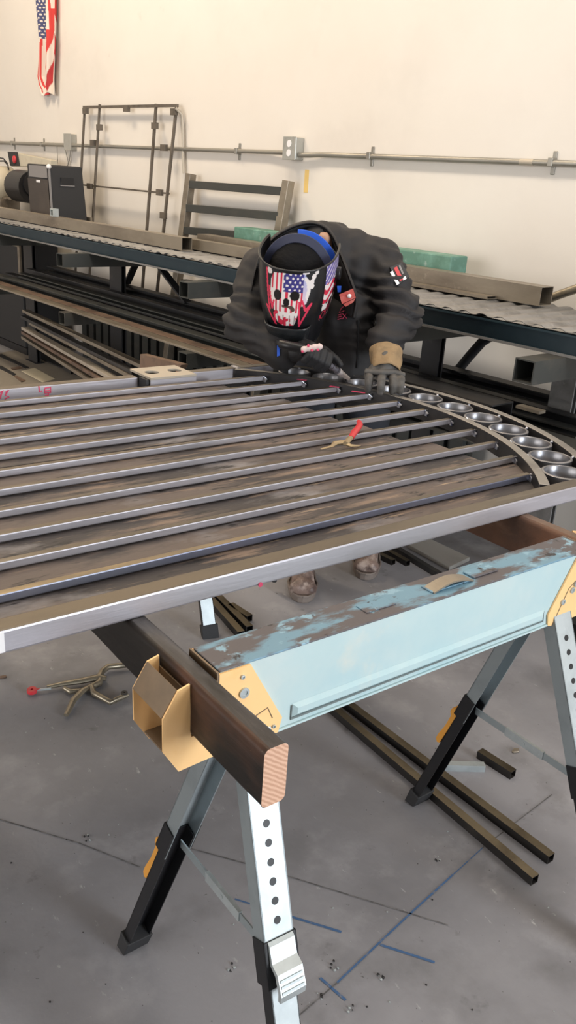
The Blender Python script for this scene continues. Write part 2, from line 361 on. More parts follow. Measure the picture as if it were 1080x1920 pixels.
for k, t_ in enumerate(tf):
    tc_ = t_ + .008; ue = IC[0] + math.sqrt((IR-.0125)**2 - (abs(tc_-IC[1])+.008)**2) + .001
    o = part(gate, 'picket', MB().bar((U0,tc_,.870), (ue,tc_,.870), .016, .016).topface(), [M['bluesteel'] if k == 0 else M['steel'], M['steeltop']], bevel=.0026,
             label='blue-grey picket' if k == 0 else None)
    w = MB()
    w.tube([(ue-.003,t_-.001,.8605),(ue-.002,t_-.0035,.868),(ue-.003,t_-.002,.8785)], [.007,.008,.0065], 8)
    part(gate, 'weld_bead', w, M['weld'], o, smooth=60)
for k in range(11):
    a = math.radians(-40.5 + 7.65*k); e = Vector((math.cos(a), math.sin(a), 0))
    ri = Vector((IC[0],IC[1],0)); # mid point between the arches along this spoke
    c = Vector((1.008,1.7405,0)) + e*.9275
    rr = .0555
    prof = [(rr,.853),(rr,.8835),(rr-.002,.885),(rr-.006,.885),(rr-.0075,.8835),(rr-.0075,.853)]
    o = part(gate, 'ring', MB().lathe((c.x,c.y,0), (0,0,1), [(r, z) for r, z in prof], 40, closed=True), M['ring'], smooth=45)
    mb = MB(); mb.ball(c + e*(rr+.004) + Vector((0,0,.884)), .005, 8); mb.ball(c - e*(rr+.004) + Vector((0,0,.884)), .005, 8)
    parts(gate, 'weld_bead', mb, M['weld'], o, smooth=60)
# lock plate welded over the far rail: a plate with two round holes, front lip
lp = bmesh.new()
def plate_holes(pts, holes, z0, z1):
    b = bmesh.new(); n = 28
    out = [b.verts.new((x,y,z1)) for x, y in pts]; E_ = [b.edges.new((out[i], out[(i+1) % len(out)])) for i in range(len(out))]
    for (cx, cy, r) in holes:
        h = [b.verts.new((cx+r*math.cos(2*PI*i/n), cy+r*math.sin(2*PI*i/n), z1)) for i in range(n)]
        E_ += [b.edges.new((h[i], h[(i+1) % n])) for i in range(n)]
    bmesh.ops.triangle_fill(b, edges=E_, use_beauty=True)
    r = bmesh.ops.extrude_face_region(b, geom=b.faces[:])
    bmesh.ops.translate(b, verts=[g for g in r['geom'] if isinstance(g, bmesh.types.BMVert)], vec=(0,0,z0-z1))
    b.verts.index_update(); mb = MB(); mb.add([v.co.copy() for v in b.verts], [[v.index for v in f.verts] for f in b.faces]); b.free(); return mb
zl = .896
pA = [onz(292,722,zl), onz(389,711,zl), onz(352,689,zl), onz(257,694,zl)]
ctr = sum(pA, Vector())/4
u0_, u1_ = ctr.x-.082, ctr.x+.082; v0_, v1_ = 2.328, 2.470
far_rail = part(gate, 'rail', MB().bar((U0,2.404,.869), (u0_-.014,2.404,.869), .038, .038).topface(), [M['steel'], M['steeltop']], bevel=.004, label='far side rail with red layout marks')
part(gate, 'rail', MB().bar((u1_,2.404,.869), (1.742,2.404,.869), .038, .038).topface(), [M['steel'], M['steeltop']], bevel=.004, label='far side rail beyond the lock plate')
part(gate, 'lock_box', MB().box((u0_,v0_+.008,.8515),(u1_-.002,v0_+.011,.8885)).box((u0_,v1_-.012,.8515),(u1_-.002,v1_-.009,.8885)).box((u0_,v0_+.008,.850),(u1_-.002,v1_-.009,.8515)), M['dark'])
P2 = plate_holes([(u0_,v0_),(u1_,v0_),(u1_,v1_),(u0_,v1_)], [(ctr.x-.040,2.40,.023),(ctr.x+.042,2.40,.023)], .889, zl)
o = part(gate, 'lock_plate', P2, M['plate'], label='tan plate with two round holes')
part(gate, 'plate_lip', MB().box((u0_,v0_,.862),(u1_,v0_+.006,.8885)), M['steel'], o)
part(gate, 'end_tab', MB().box((u0_-.012,2.335,.853),(u0_-.003,2.384,.889)), M['dark'])
# couplings on the far rail and red layout marks
mb = MB(); mb.bar((1.585,2.404,.869),(1.603,2.404,.869),.045,.043); part(gate, 'splice_collar', mb, M['weld'], bevel=.004)
def strokes(par, t_, pl, lines, w, depth, m_, name):
    for ln in lines:
        part(t_, name, MB().tube([pl(*p) for p in ln], w, 6, up=(0,-1,.001), flat=.5), m_, par)
def onrail(px, py): p = onpl(px, py, (0,1,0), 2.3845); p.z = min(max(p.z, .853), .887); return p
strokes(far_rail, gate, onrail, [[(73,724),(74,735),(79,733)],[(84,728),(95,726),(95,736),(84,737),(84,728)],[(84,733),(95,732)],[(91,737),(91,741),(84,742)]], .0022, .0015, M['redink'], 'layout_mark')
strokes(far_rail, gate, onrail, [[(0,736),(6,732),(2,740),(0,748)],[(10,736),(16,731),(10,741),(17,744),(9,748)]], .0026, .0015, M['redink'], 'layout_mark')
p = onpl(3,1205,(0,1,0),1.0525); part(gate, 'tape', MB().box((p.x-.10,1.0518,.8535),(p.x+.004,1.0529,.8845)), M['white'], bpy.data.objects['rail'])
mb = MB(); p = onpl(488,1096,(0,1,0),1.0525); mb.cyl((p.x,1.0526,p.z),(p.x,1.0512,p.z),.0045,12); part(gate, 'red_dot', mb, M['redink'], bpy.data.objects['rail'])
# red marks across the inner arch near the torch
mb = MB()
for (x, y, L_) in ((566,712,.016),(627,725,.016),(672,735,.022)):
    p = onz(x, y, .8885); d = Vector((.6,-.8,0)); mb.bar(p-d*L_, p+d*L_, .012, .0008)
parts(gate, 'red_ink_mark', mb, M['redink'], bpy.data.objects['inner_arch'])

# ------------------------------------------------------------------ planks and timbers below the gate
pl_rows = [(1.096,1.325,1.60,'weathered brown plank under the near pickets, closest to the near rail'),
           (1.329,1.555,1.535,'weathered brown plank under the gate, second from the near rail'),
           (1.560,1.800,1.47,'weathered brown plank under the gate beneath the red-handled pliers'),
           (1.806,2.075,1.44,'weathered brown plank under the gate, second from the far rail'),
           (2.081,2.366,1.36,'weathered brown plank under the far pickets, beneath the lock plate')]
for i, (a, b, ue, lab) in enumerate(pl_rows):
    single('plank', MB().box((U0, a, .8503), (ue+.12, b, .8595)), M['plank'], lab, 'plank', group='planks under the gate', bevel=.002)
def timber(name, u0, u1, t0, t1, z0, z1, label, mt, mtop, endm):
    mb = MB(); r = .009
    t = thing(name, label, 'timber', ((u0+u1)/2, (t0+t1)/2, z0), group='wooden beams under the gate')
    prof = []
    for cx, cz, a0 in ((u1-r, z1-r, 0), (u0+r, z1-r, 90), (u0+r, z0+r, 180), (u1-r, z0+r, 270)):
        for k in range(5):
            a = math.radians(a0+k*22.5); prof.append((cx+r*math.cos(a), cz+r*math.sin(a)))
    n = len(prof); N = 40; vs = []
    for j in range(N+1):
        y = t0 + (t1-t0)*j/N
        for x, z in prof:
            q = Vector((x, y, z)); d = noise.noise(q*9)*.0012 if 0 < j < N else 0
            vs.append(q + Vector((d, 0, d*.6)))
    for j in range(N):
        for i in range(n):
            mb.add([], [])
    o = len(mb.v); mb.v += vs
    for j in range(N):
        for i in range(n):
            mb.f.append([o+j*n+i, o+j*n+(i+1) % n, o+(j+1)*n+(i+1) % n, o+(j+1)*n+i]); mb.m.append(1 if 0 <= i < 5 else 0)
    mb.f.append([o+i for i in range(n)]); mb.m.append(2); mb.f.append([o+N*n+i for i in range(n)][::-1]); mb.m.append(2)
    part(t, 'beam', mb, [mt, mtop, endm], smooth=35)
    return t
tl = timber('wooden_beam', .516, .553, .681, 2.66, .7605, .8498, 'dark stained wooden beam with pale sawn end in the yellow bracket', M['timber'], M['timbertop'], M['endgrain'])
tr = timber('wooden_beam', 1.4495, 1.488, .80, 2.66, .7605, .8498, 'reddish brown rough wooden beam under the gate at the right', M['brownwood'], M['rust'], M['endgrain'])

# ------------------------------------------------------------------ sawhorse
HL = .876     # beam length along x
def make_horse(label, group=None):
    h = thing('sawhorse', label, 'sawhorse', (0,0,0), group='sawhorses under the gate')
    W_, ZT_, HB = .072, .85, .1405
    # beam: channel front and back faces with worn top
    b = MB()
    b.box((0,.000,ZT_-HB),(HL,.003,ZT_-.002)); b.box((0,W_-.003,ZT_-HB),(HL,W_,ZT_-.002)); b.box((0,-.0035,ZT_-HB-.004),(HL,.012,ZT_-HB)); b.box((0,W_-.012,ZT_-HB-.004),(HL,W_+.0035,ZT_-HB))
    beam = part(h, 'beam', b, M['cyan'], bevel=.0012, label='pale blue side of the beam')
    # long embossed rib
    rb = MB(); x0, x1, zr = .135, HL-.125, ZT_-.1155
    rb.add([(x0,-.0002,zr-.012),(x1,-.0002,zr-.012),(x1,-.0002,zr+.012),(x0,-.0002,zr+.012),(x0+.008,-.006,zr-.006),(x1-.008,-.006,zr-.006),(x1-.008,-.006,zr+.005),(x0+.008,-.006,zr+.005)],
           [(4,5,6,7),(0,1,5,4),(1,2,6,5),(2,3,7,6),(3,0,4,7)])
    rbo = part(h, 'rib', rb, M['cyan'], beam)
    part(h, 'rib_edge', MB().tube([(x1,-.0005,zr+.008),(x1+.002,-.0008,zr-.0145),(x0-.002,-.0008,zr-.0145),(x0-.001,-.0005,zr+.010)], [.0006,.0014,.0022,.0022], 6, up=(0,-1,0)), M['ribline'], beam, label='dark grey lower edge of the rib')  # thin grey line along the rib's lower border
    tp = MB(); N = 60
    tp.box((-.001,-.001,ZT_-.0035),(HL+.001,W_+.001,ZT_))
    part(h, 'top_plate', tp, M['worn'], beam, bevel=.0015, label='worn top with flaked blue paint')
    # recessed grip and two cleats on the top
    g = MB(); gx = HL*.565
    g.box((gx-.052,.020,ZT_),(gx+.052,.048,ZT_+.003)); part(h, 'cleat', g, M['worn'], beam, bevel=.002)
    g = MB(); pts = [Vector((gx-.05+.1*k/10, .030, ZT_+.001+.010*math.sin(PI*k/10))) for k in range(11)]
    for a, b2 in zip(pts[:-1], pts[1:]): g.bar(a, b2, .026, .003)
    part(h, 'handle', g, M['tan'], beam, label='tan bowed grip strap')
    g = MB(); g.box((gx+.058,.024,ZT_),(gx+.125,.052,ZT_+.004)); part(h, 'cleat', g, M['worn'], beam, bevel=.003)
    g = MB(); g.box((gx-.20,.022,ZT_),(gx-.135,.050,ZT_+.002)); part(h, 'cleat', g, M['worn'], beam, bevel=.003)
    for sx in (0, 1):
        X = lambda x: (HL-x) if sx else x
        # yellow end bracket, wraps front, end and back
        for sy in (0, 1):
            Y = (lambda y: W_-y) if sy else (lambda y: y)
            pg = [(X(-.003),0,ZT_-.004),(X(.050),0,ZT_-.004),(X(.114),0,ZT_-.118),(X(.108),0,ZT_-.143),(X(.095),0,ZT_-.146),(X(-.003),0,ZT_-.146)]
            pg = [(p[0], Y(-.0006), p[2]) for p in pg]
            mb = MB().prism(pg, (0, (.0035 if sy else -.0035), 0))
            br = part(h, 'end_bracket', mb, M['yel'], label='yellow bracket plate')
            bo = MB(); yo = Y(-.0041); s_ = 1 if sy else -1
            for bx, bz, r in ((.036,-.020,.0035),(.040,-.048,.0085),(.074,-.122,.0075),(.098,-.128,.003)) if not sx else ((.020,-.074,.0075),(.041,-.066,.0065),(.049,-.078,.0065),(.074,-.098,.0065)):
                bo.lathe((X(bx),yo,ZT_+bz),(0,s_,0),[(r,0),(r,.003),(r*.55,.0032),(r*.5,.0018)],16)
            parts(h, 'bolt', bo, M['galv'], br)
            sm = MB(); pts2 = [(.0,-.052),(.045,-.060),(.062,-.072),(.095,-.146)] if sx else [(.06,-.098),(.085,-.090),(.095,-.112)]
            sm.tube([(X(a[0]),yo+s_*.0002,ZT_+a[1]) for a in pts2], .0009, 6, up=(0,1,0))
            part(h, 'seam', sm, M['yelworn'], br)
        part(h, 'end_plate', MB().box((min(X(-.0065),X(-.0032)),-.003,ZT_-.146),(max(X(-.0065),X(-.0032)),W_+.003,ZT_-.001)), M['yelworn'], label='worn brown-yellow end plate')
        # hook that carries the timber: two profiled cheeks, slanted and inner plates
        hk = [(-.0515,-.003),(-.070,-.008),(-.093,-.046),(-.092,-.101),(-.067,-.143),(-.0072,-.140),(-.0072,-.0915),(-.0475,-.0915)]
        for y0 in (-.005, .083):
            mb = MB().prism([(X(a),y0,ZT_+c) for a, c in hk], (0,.003,0)); part(h, 'hook_cheek', mb, M['yel'])
        mb = MB()
        a, b2 = (-.070,-.008), (-.093,-.046)
        mb.bar((X((a[0]+b2[0])/2),-.002,ZT_+(a[1]+b2[1])/2),(X((a[0]+b2[0])/2),.083,ZT_+(a[1]+b2[1])/2), .003, .044, (X(b2[0])-X(a[0]),0,b2[1]-a[1]))
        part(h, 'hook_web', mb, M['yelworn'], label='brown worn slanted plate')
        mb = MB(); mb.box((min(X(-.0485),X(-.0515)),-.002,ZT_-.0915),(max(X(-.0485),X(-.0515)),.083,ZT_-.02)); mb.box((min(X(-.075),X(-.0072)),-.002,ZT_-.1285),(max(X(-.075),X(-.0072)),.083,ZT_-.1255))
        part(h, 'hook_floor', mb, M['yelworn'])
        # legs
        for sy in (0, 1):
            s_ = 1 if sy else -1
            top = Vector((X(.068), W_/2 + s_*.014, ZT_-.100)); foot = Vector((X(.026), W_/2 + s_*.295, .004))
            d = (foot-top).normalized(); L_ = (foot-top).length
            xs = Vector((1,0,0)); xs = (xs - d*xs.dot(d)).normalized(); out = xs.cross(d); out = out if out.y*s_ > 0 else -out
            w, dp, th = .054, .030, .0022
            def chan(mb, p, q, w, dp, th, off, mi=0, mi2=None):
                # channel: web on the outer side, flanges inwards
                def plate(c0, half_x, half_o, mi_):
                    vs = []
                    for e in (p, q):
                        for sx_, so in ((-1,-1),(1,-1),(1,1),(-1,1)): vs.append(e + xs*(c0[0]+sx_*half_x) + out*(c0[1]+so*half_o))
                    mb.add(vs, [(0,3,2,1),(4,5,6,7),(0,1,5,4),(1,2,6,5),(2,3,7,6),(3,0,4,7)], mi_)
                plate((0,off-th/2), w/2, th/2, mi)
                for sg in (-1,1): plate((sg*(w/2-th/2), off-dp/2), th/2, dp/2, mi if mi2 is None else mi2)
            fr_ = .535
            mid = top + d*L_*fr_
            mb = MB(); chan(mb, top - d*.02, mid, w, dp, th, dp/2, 0, 1)
            lg = part(h, 'leg', mb, [M['galv'], M['galvd']], label='zinc channel leg')
            hb = MB()
            for k in range(9):
                c = top + d*(.085+.0302*k) + out*(dp/2); hb.cyl(c - out*.0005, c + out*.0006, .0062, 14)
            parts(h, 'pin_hole', hb, M['blk'], lg)
            e = MB(); chan(e, mid - d*.045, foot - d*.012, w-.0075, dp-.004, .002, dp/2-.0032, 0 if sy else 1, 0)
            ex = part(h, 'leg_extension', e, [M['blk'], M['galv']], lg, label='black lower leg')
            cl = MB(); chan(cl, mid - d*.075, mid - d*.002, w+.006, dp+.002, .002, dp/2+.0028, 0)
            part(h, 'collar', cl, M['blk'], lg)
            # latch: hinged lever over the collar
            lv = MB(); q0 = mid - d*.075 + out*(dp/2+.0032)
            pr = [(0,0),(.006,.004),(.032,.006),(.044,.018),(.076,.022),(.088,.017),(.086,.011),(.074,.014),(.048,.011),(.036,.0),(0,-.0004)]
            if sy: q0 = mid + d*.004 + out*(dp/2-.002); pr = [(0,0),(-.006,.012),(.000,.020),(.012,.020),(.022,.013),(.06,.013),(.10,.018),(.118,.018),(.126,.010),(.12,.003),(.06,.001)]
            vs = []
            for sg in (-1,1):
                for a, b2 in pr: vs.append(q0 + d*a + out*b2 + xs*sg*(w*(.36 if sy else .43)))
            n = len(pr); lv.add(vs, [tuple(range(n))[::-1], tuple(range(n,2*n))] + [(i,(i+1)%n,n+(i+1)%n,n+i) for i in range(n)])
            part(h, 'latch', lv, M['galv'] if not sy else M['orange'], lg, bevel=.001, label='silver latch lever' if not sy else 'orange latch lever')
            if not sy:
                rr_ = MB()
                for k in range(3): c = q0 + d*(.054+.009*k) + out*(.0195+.0011*k); rr_.bar(c - xs*w*.38, c + xs*w*.38, .004, .003, out)
                parts(h, 'latch_rib', rr_, M['galv'], lg)
            ft = MB(); ft.bar(foot - d*.055, foot, w+.006, dp+.004, out); 
            ft = MB(); q = foot - d*.045; vs = []
            for e_, zz in ((q, None), (foot, 0)):
                for a, b2 in ((-1,-1),(1,-1),(1,1),(-1,1)):
                    v = e_ + xs*a*(w/2+.002) + out*(b2*(dp/2+.002)); 
                    if zz is not None: v.z = 0
                    vs.append(v)
            ft.add(vs, [(0,3,2,1),(4,5,6,7),(0,1,5,4),(1,2,6,5),(2,3,7,6),(3,0,4,7)]) if sy else ft.add(vs, [(0,3,2,1),(4,5,6,7),(0,1,5,4),(1,2,6,5),(2,3,7,6),(3,0,4,7)])
            part(h, 'foot', ft, M['rubber'], lg, bevel=.002)
        # folding brace between front and back leg
        k = .50
        pf = Vector((X(.068+(.026-.068)*k), W_/2 - (.014+.281*k) + .013, ZT_-.1-(ZT_-.104)*k)); pb = Vector((pf.x, W_ - pf.y, pf.z)); md = (pf+pb)/2
        mb = MB(); mb.bar(pf, pb, .0025, .017); bc = part(h, 'brace', mb, M['galvd'])
        mb = MB(); dd = (pb-pf).normalized(); mb.bar(md-dd*.052, md+dd*.052, .007, .020); mb.cyl(md-Vector((.0045,0,0)), md+Vector((.0045,0,0)), .004, 10)
        part(h, 'brace_hinge', mb, M['galv'], bc)
    return h
hA = make_horse('pale blue sawhorse with worn top and yellow end brackets in front of the gate')
hA.ob.location = (.5655, .862, 0)
hB = dup(hA.ob)
hB['label'] = 'second sawhorse under the gate, only one silver front leg showing'
hB.location = (.653, 2.686, 0); hB.rotation_euler = (0, 0, math.radians(-17)); hB.scale = (1, 1, .893)
# ------------------------------------------------------------------ things on the floor
def tube_px(name, a, b, s, label, m_, group=None, za=None, ext=0, wall=.0018, zl=0.):
    p = onz(*a, s/2+zl); q = onz(*b, s/2+zl); d = (q-p).normalized(); q = q + d*ext
    mb = MB().sqtube(p, q, s, s, wall)
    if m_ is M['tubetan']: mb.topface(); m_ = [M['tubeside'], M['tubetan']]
    return single(name, mb, m_, label, 'tube', group=group or 'square tubes on the floor')
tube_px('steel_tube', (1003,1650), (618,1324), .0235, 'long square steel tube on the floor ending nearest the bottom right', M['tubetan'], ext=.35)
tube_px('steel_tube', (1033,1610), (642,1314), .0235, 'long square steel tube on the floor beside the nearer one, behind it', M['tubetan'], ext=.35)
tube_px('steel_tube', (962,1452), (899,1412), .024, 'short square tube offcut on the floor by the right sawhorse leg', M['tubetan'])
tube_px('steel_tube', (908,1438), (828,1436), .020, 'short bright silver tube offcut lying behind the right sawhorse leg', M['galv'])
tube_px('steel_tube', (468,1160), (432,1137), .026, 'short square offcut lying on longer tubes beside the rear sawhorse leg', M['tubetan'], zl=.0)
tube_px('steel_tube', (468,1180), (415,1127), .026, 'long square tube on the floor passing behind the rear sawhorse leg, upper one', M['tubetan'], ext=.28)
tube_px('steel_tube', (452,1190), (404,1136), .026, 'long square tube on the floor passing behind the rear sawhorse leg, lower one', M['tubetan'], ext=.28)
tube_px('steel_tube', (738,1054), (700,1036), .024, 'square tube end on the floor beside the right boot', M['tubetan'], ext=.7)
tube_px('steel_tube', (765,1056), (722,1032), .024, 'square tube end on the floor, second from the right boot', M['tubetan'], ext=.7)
tube_px('steel_tube', (835,1085), (772,1047), .024, 'dark steel bar on the floor along the pale board', M['dark'], ext=.5)
a, b, c, d = onz(765,1028,0), onz(800,1014,0), onz(880,1052,0), onz(842,1070,0)
single('board', MB().prism([a, b, c, d], (0,0,.018)), M['ply'], 'pale grey board lying on the floor under the gate', 'board', bevel=.002)
def chip(px, py, r, label, m_, name='wood_chip'):
    p = onz(px, py, 0); mb = MB(); n = 9; po = []
    for i in range(n):
        a = 2*PI*i/n; k = r*(.7+.5*random.random()); po.append(p + Vector((math.cos(a)*k*1.4, math.sin(a)*k*.8, 0)))
    mb.prism(po, (0,0,.006)); single(name, mb, m_, label, 'chip', bevel=.001)
chip(967,1409,.012,'brown wood chip on the floor near the sawhorse brace',M['tan'])
chip(5,1271,.009,'reddish chip on the floor at the left edge',M['rust'])
gr = MB()
for i in range(110):
    px = random.uniform(0,1080); py = random.uniform(1250,1915); p = onz(px,py,0); r = random.choice((.0008,.001,.0014,.0022)); gr.ball(p+Vector((0,0,r*.5)), r, 6, 1 if random.random() < .45 else 0, (1,random.uniform(.6,1.4),.6))
for px, py in ((432,1815),(625,1812),(715,1830),(548,1858),(604,1868),(662,1896),(165,1572),(822,1610)):
    p = onz(px,py,0)
    for k in range(5): gr.ball(p+Vector((random.uniform(-.01,.01),random.uniform(-.01,.01),.002)), random.uniform(.0015,.0035), 6, k % 2, (1,1.2,.6))
single('metal_grit', gr, [M['dark'], M['galv']], 'scattered grinding grit and weld spatter on the concrete floor', 'grit', (0.8,.8,0), kind='stuff')

# locking clamp on the floor
def fz(px, py, z=.012): return onz(px, py, z)
cl = thing('locking_clamp', 'long locking C-clamp with red adjuster lying open on the floor', 'clamp', fz(150,1290,0))
mb = MB(); pts = [fz(94,1289),(fz(140,1281)),fz(165,1275),fz(200,1268)]
mb.tube([fz(88,1288,.016),fz(118,1282,.018),fz(150,1277,.018),fz(186,1270,.018),fz(199,1272,.016)], [.007,.009,.011,.013,.009], 8, flat=.8); part(cl, 'upper_handle', mb, M['tool'], smooth=50)
mb = MB(); mb.tube([fz(186,1270,.018),fz(192,1258,.018),fz(203,1250,.018),fz(236,1247,.018),fz(255,1247,.018)], [.011,.010,.010,.009,.008], 8); part(cl, 'upper_jaw', mb, M['tool'], smooth=50)
mb = MB(); mb.tube([fz(172,1287,.014),fz(176,1300,.014),fz(208,1317,.014),fz(226,1308,.014),fz(240,1303,.014)], [.009,.010,.009,.008,.006], 8); mb.tube([fz(172,1287,.014),fz(186,1281,.014),fz(188,1272,.014)], [.010,.011,.010], 8); part(cl, 'lower_jaw', mb, M['tool'], smooth=50)
mb = MB(); mb.tube([fz(172,1286,.014),fz(155,1295,.014),fz(138,1312,.013),fz(124,1341,.010)], [.010,.011,.011,.008], 8, flat=.7); part(cl, 'lower_handle', mb, M['tool'], smooth=50)
mb = MB(); mb.tube([fz(120,1290,.012),fz(132,1297,.012),fz(150,1295,.012),fz(172,1288,.012)], [.006,.009,.007,.007], 8); part(cl, 'release_lever', mb, M['tool'], smooth=50)
mb = MB(); mb.cyl(fz(70,1294,.012), fz(96,1291,.014), .004, 10); part(cl, 'screw', mb, M['galv'], smooth=50)
mb = MB(); p = fz(60,1295,.012); mb.lathe(p, (0,0,1), [(.004,-.006),(.0145,-.006),(.0155,0),(.0145,.006),(.004,.006)], 20, closed=True); mb.tube([fz(66,1294,.012), fz(76,1293,.012)], .005, 8); part(cl, 'adjuster', mb, M['red'], smooth=50, label='red ring adjuster')
mb = MB(); p = fz(233,1300,.02); mb.lathe(p, (0,0,1), [(.003,-.008),(.010,-.008),(.010,.004),(.003,.004)], 16, closed=True); part(cl, 'swivel_pad', mb, M['dark'], smooth=50)

# pliers on the gate
zp = .889
pl = thing('pliers', 'welding pliers with one red handle lying on the gate pickets', 'pliers', onz(650,828,.8785))
def gz(px, py, z=.886): return onz(px, py, z)
mb = MB(); mb.tube([gz(601,842,.882),gz(622,837,.884),gz(628,831,.886),gz(642,829,.886),gz(653,830,.886)], [.0025,.005,.0085,.010,.010], 8, flat=.6); part(pl, 'jaw', mb, M['brass'], smooth=50)
mb = MB(); mb.tube([gz(650,832,.885),gz(658,836,.884),gz(668,836,.882),gz(676,835,.881)], [.008,.007,.005,.002], 8, flat=.6); part(pl, 'lower_jaw', mb, M['brass'], smooth=50)
mb = MB(); mb.tube([gz(648,832,.887),gz(653,825,.888),gz(659,819,.888)], [.008,.0085,.008], 8, flat=.7); part(pl, 'shank', mb, M['brass'], smooth=50)
mb = MB(); mb.tube([gz(658,821,.888),gz(664,811,.890),gz(671,803,.892),gz(675,796,.893),gz(673,790,.893)], [.0085,.0095,.009,.0085,.007], 10, flat=.75); part(pl, 'handle', mb, M['red'], smooth=60, label='red dipped handle')

# ------------------------------------------------------------------ rack along the wall (wall-aligned frame)
YR = 2.65
rk = thing('storage_rack', 'long steel storage rack with teal beam and corrugated deck along the wall', 'rack', (-4, 2.9, 0), 'R')
XL, XR = -9.0, -.55
part(rk, 'beam', MB().box((XL,YR+.025,.985),(XR,YR+.034,1.06)).box((XL,YR,.985),(XR,YR+.034,.9915)).box((XL,YR,1.0535),(XR,YR+.034,1.06)), M['rackblue'], label='teal painted front channel')
part(rk, 'lip', MB().box((XL,YR-.001,.984),(XR,YR+.004,.993)), M['deck'], label='bare steel lower lip')
part(rk, 'beam', MB().box((XL,3.20,.985),(XR,3.24,1.06)), M['rackblue'])
dk = MB(); nx = 1400
xs_ = [XL + (XR-XL)*i/nx for i in range(nx+1)]
for x in xs_:
    w = max(-.6, min(.6, math.sin(2*PI*x/.0825)))*.0065
    for y, zo in ((YR+.003, 0), (3.235, 0)): dk.v.append(Vector((x, y, 1.072 + w + zo)))
for i in range(nx): dk.f.append([2*i, 2*i+2, 2*i+3, 2*i+1]); dk.m.append(0)
o = part(rk, 'deck', dk, M['deck'], smooth=60, fix=False); sm = o.modifiers.new('thickness', 'SOLIDIFY'); sm.thickness = .0025; sm.offset = -1
posts = [-7.75,-6.43,-5.10,-3.74,-2.385,-1.72]
for i, x in enumerate(posts):
    mb = MB(); hw = .075 if i < 4 else .05
    mb.box((x-hw,2.90,0),(x+hw,2.908,.985)); mb.box((x-hw,2.928,0),(x+hw,2.936,.985)); mb.box((x-.004,2.905,0),(x+.004,2.932,.985)); mb.box((x-.02-hw,2.88,0),(x+.02+hw,2.956,.008))
    part(rk, 'post', mb, M['rackblack'] if i < 5 else M['deck'])
for x in (-7.7,-6.4,-5.02,-3.66,-2.36,-1.62):
    part(rk, 'arm', MB().sqtube((x,2.47,.943),(x,3.22,.943),.08,.080,.005), M['dark2'], label='square tube arm with open end')
    part(rk, 'lower_arm', MB().sqtube((x,2.47,.588),(x,3.05,.588),.08,.078,.005), M['dark2'])
def brace(a, b, w=.05):
    part(rk, 'brace', MB().bar(a, b, .012, w, (0,1,0)), M['rackblack'])
brace(rY(238,532,3.06), rY(262,478,3.06), .05); brace(rY(300,500,3.0), rY(352,568,3.0), .05)
pts = [rY(862,690,3.12), rY(880,668,3.12), rY(905,640,3.12)]
part(rk, 'brace', MB().tube([rY(845,705,3.12)]+pts+[rY(925,628,3.12)], .022, 10), M['rackblack'], smooth=50)

# stock on the deck
def rbox(name, x0, x1, y0, y1, z0, z1, m_, label, group=None, t=.003, cat='tube'):
    mb = MB().sqtube((x0,(y0+y1)/2,(z0+z1)/2),(x1,(y0+y1)/2,(z0+z1)/2), y1-y0, z1-z0, t); return single(name, mb, m_, label, cat, fr='R', group=group)
zd = 1.081
p = rY(355,471,2.80)
rbox('steel_tube', -8.9, rZ(352,470,zd).x, 2.80, 2.87, zd, zd+.07, M['tan'], 'rectangular tan steel tube along the left end of the rack deck')
e = rZ(1010,574,zd); 
rbox('steel_tube', -4.4, e.x, e.y, e.y+.085, zd, zd+.075, M['tan'], 'thick rectangular tan steel tube on the rack deck ending at the right')
e2 = rZ(935,560,zd); rbox('flat_bar', -4.2, e2.x, e.y-.065, e.y-.006, zd, zd+.012, M['tan'], 'thin flat steel bar on the rack deck in front of the thick tube', cat='bar', t=.002)
e3 = rZ(200,432,zd); e3b = rZ(352,456,zd); rbox('flat_bar', e3.x, e3b.x, 2.90, 3.02, zd, zd+.052, M['paper'], 'pale flat steel bar on the rack deck behind the left tube', cat='bar', t=.002)
e4 = rZ(420,462,zd); rbox('steel_channel', e4.x, -3.0, 2.93, 2.99, zd, zd+.055, M['tan'], 'short tan steel channel on the rack deck behind the welder', cat='channel')
# green painted timber behind the welder
gl, gr_ = rY(466,442,3.28), rY(873,498,3.28)
g = MB(); n = 30
g.box((gl.x,3.17,zd),(gr_.x,3.29,zd+.135)); single('green_beam', g, M['green'], 'chipped green painted beam lying at the back of the rack', 'beam', fr='R', bevel=.006)
# small white-ended tube and plate under the speaker
pz_ = rY(97,405,2.79)
single('steel_tube', MB().sqtube((pz_.x,2.79,zd+.0965),(pz_.x,2.83,zd+.0965),.052,.052,.008), M['galv'], 'small bright square tube stub resting on the tan tube before the speaker', 'tube', fr='R')
p0 = rY(100,407,3.26); p1 = rY(173,418,3.26)
single('steel_plate', MB().box((p0.x,3.245,zd),(p1.x,3.26,zd+.05)), M['tan'], 'low tan steel plate strip on the deck behind the speaker', 'plate', fr='R')
# right end: shiny bent pipe, leg and clamp piece
pa = [rY(1030,560,3.3), rY(1050,552,3.3), rY(1085,540,3.3), rY(1130,523,3.3)]
single('bent_pipe', MB().tube(pa, .019, 12), M['tool'], 'shiny bent steel pipe rising at the right end of the rack', 'pipe', fr='R', smooth=50)

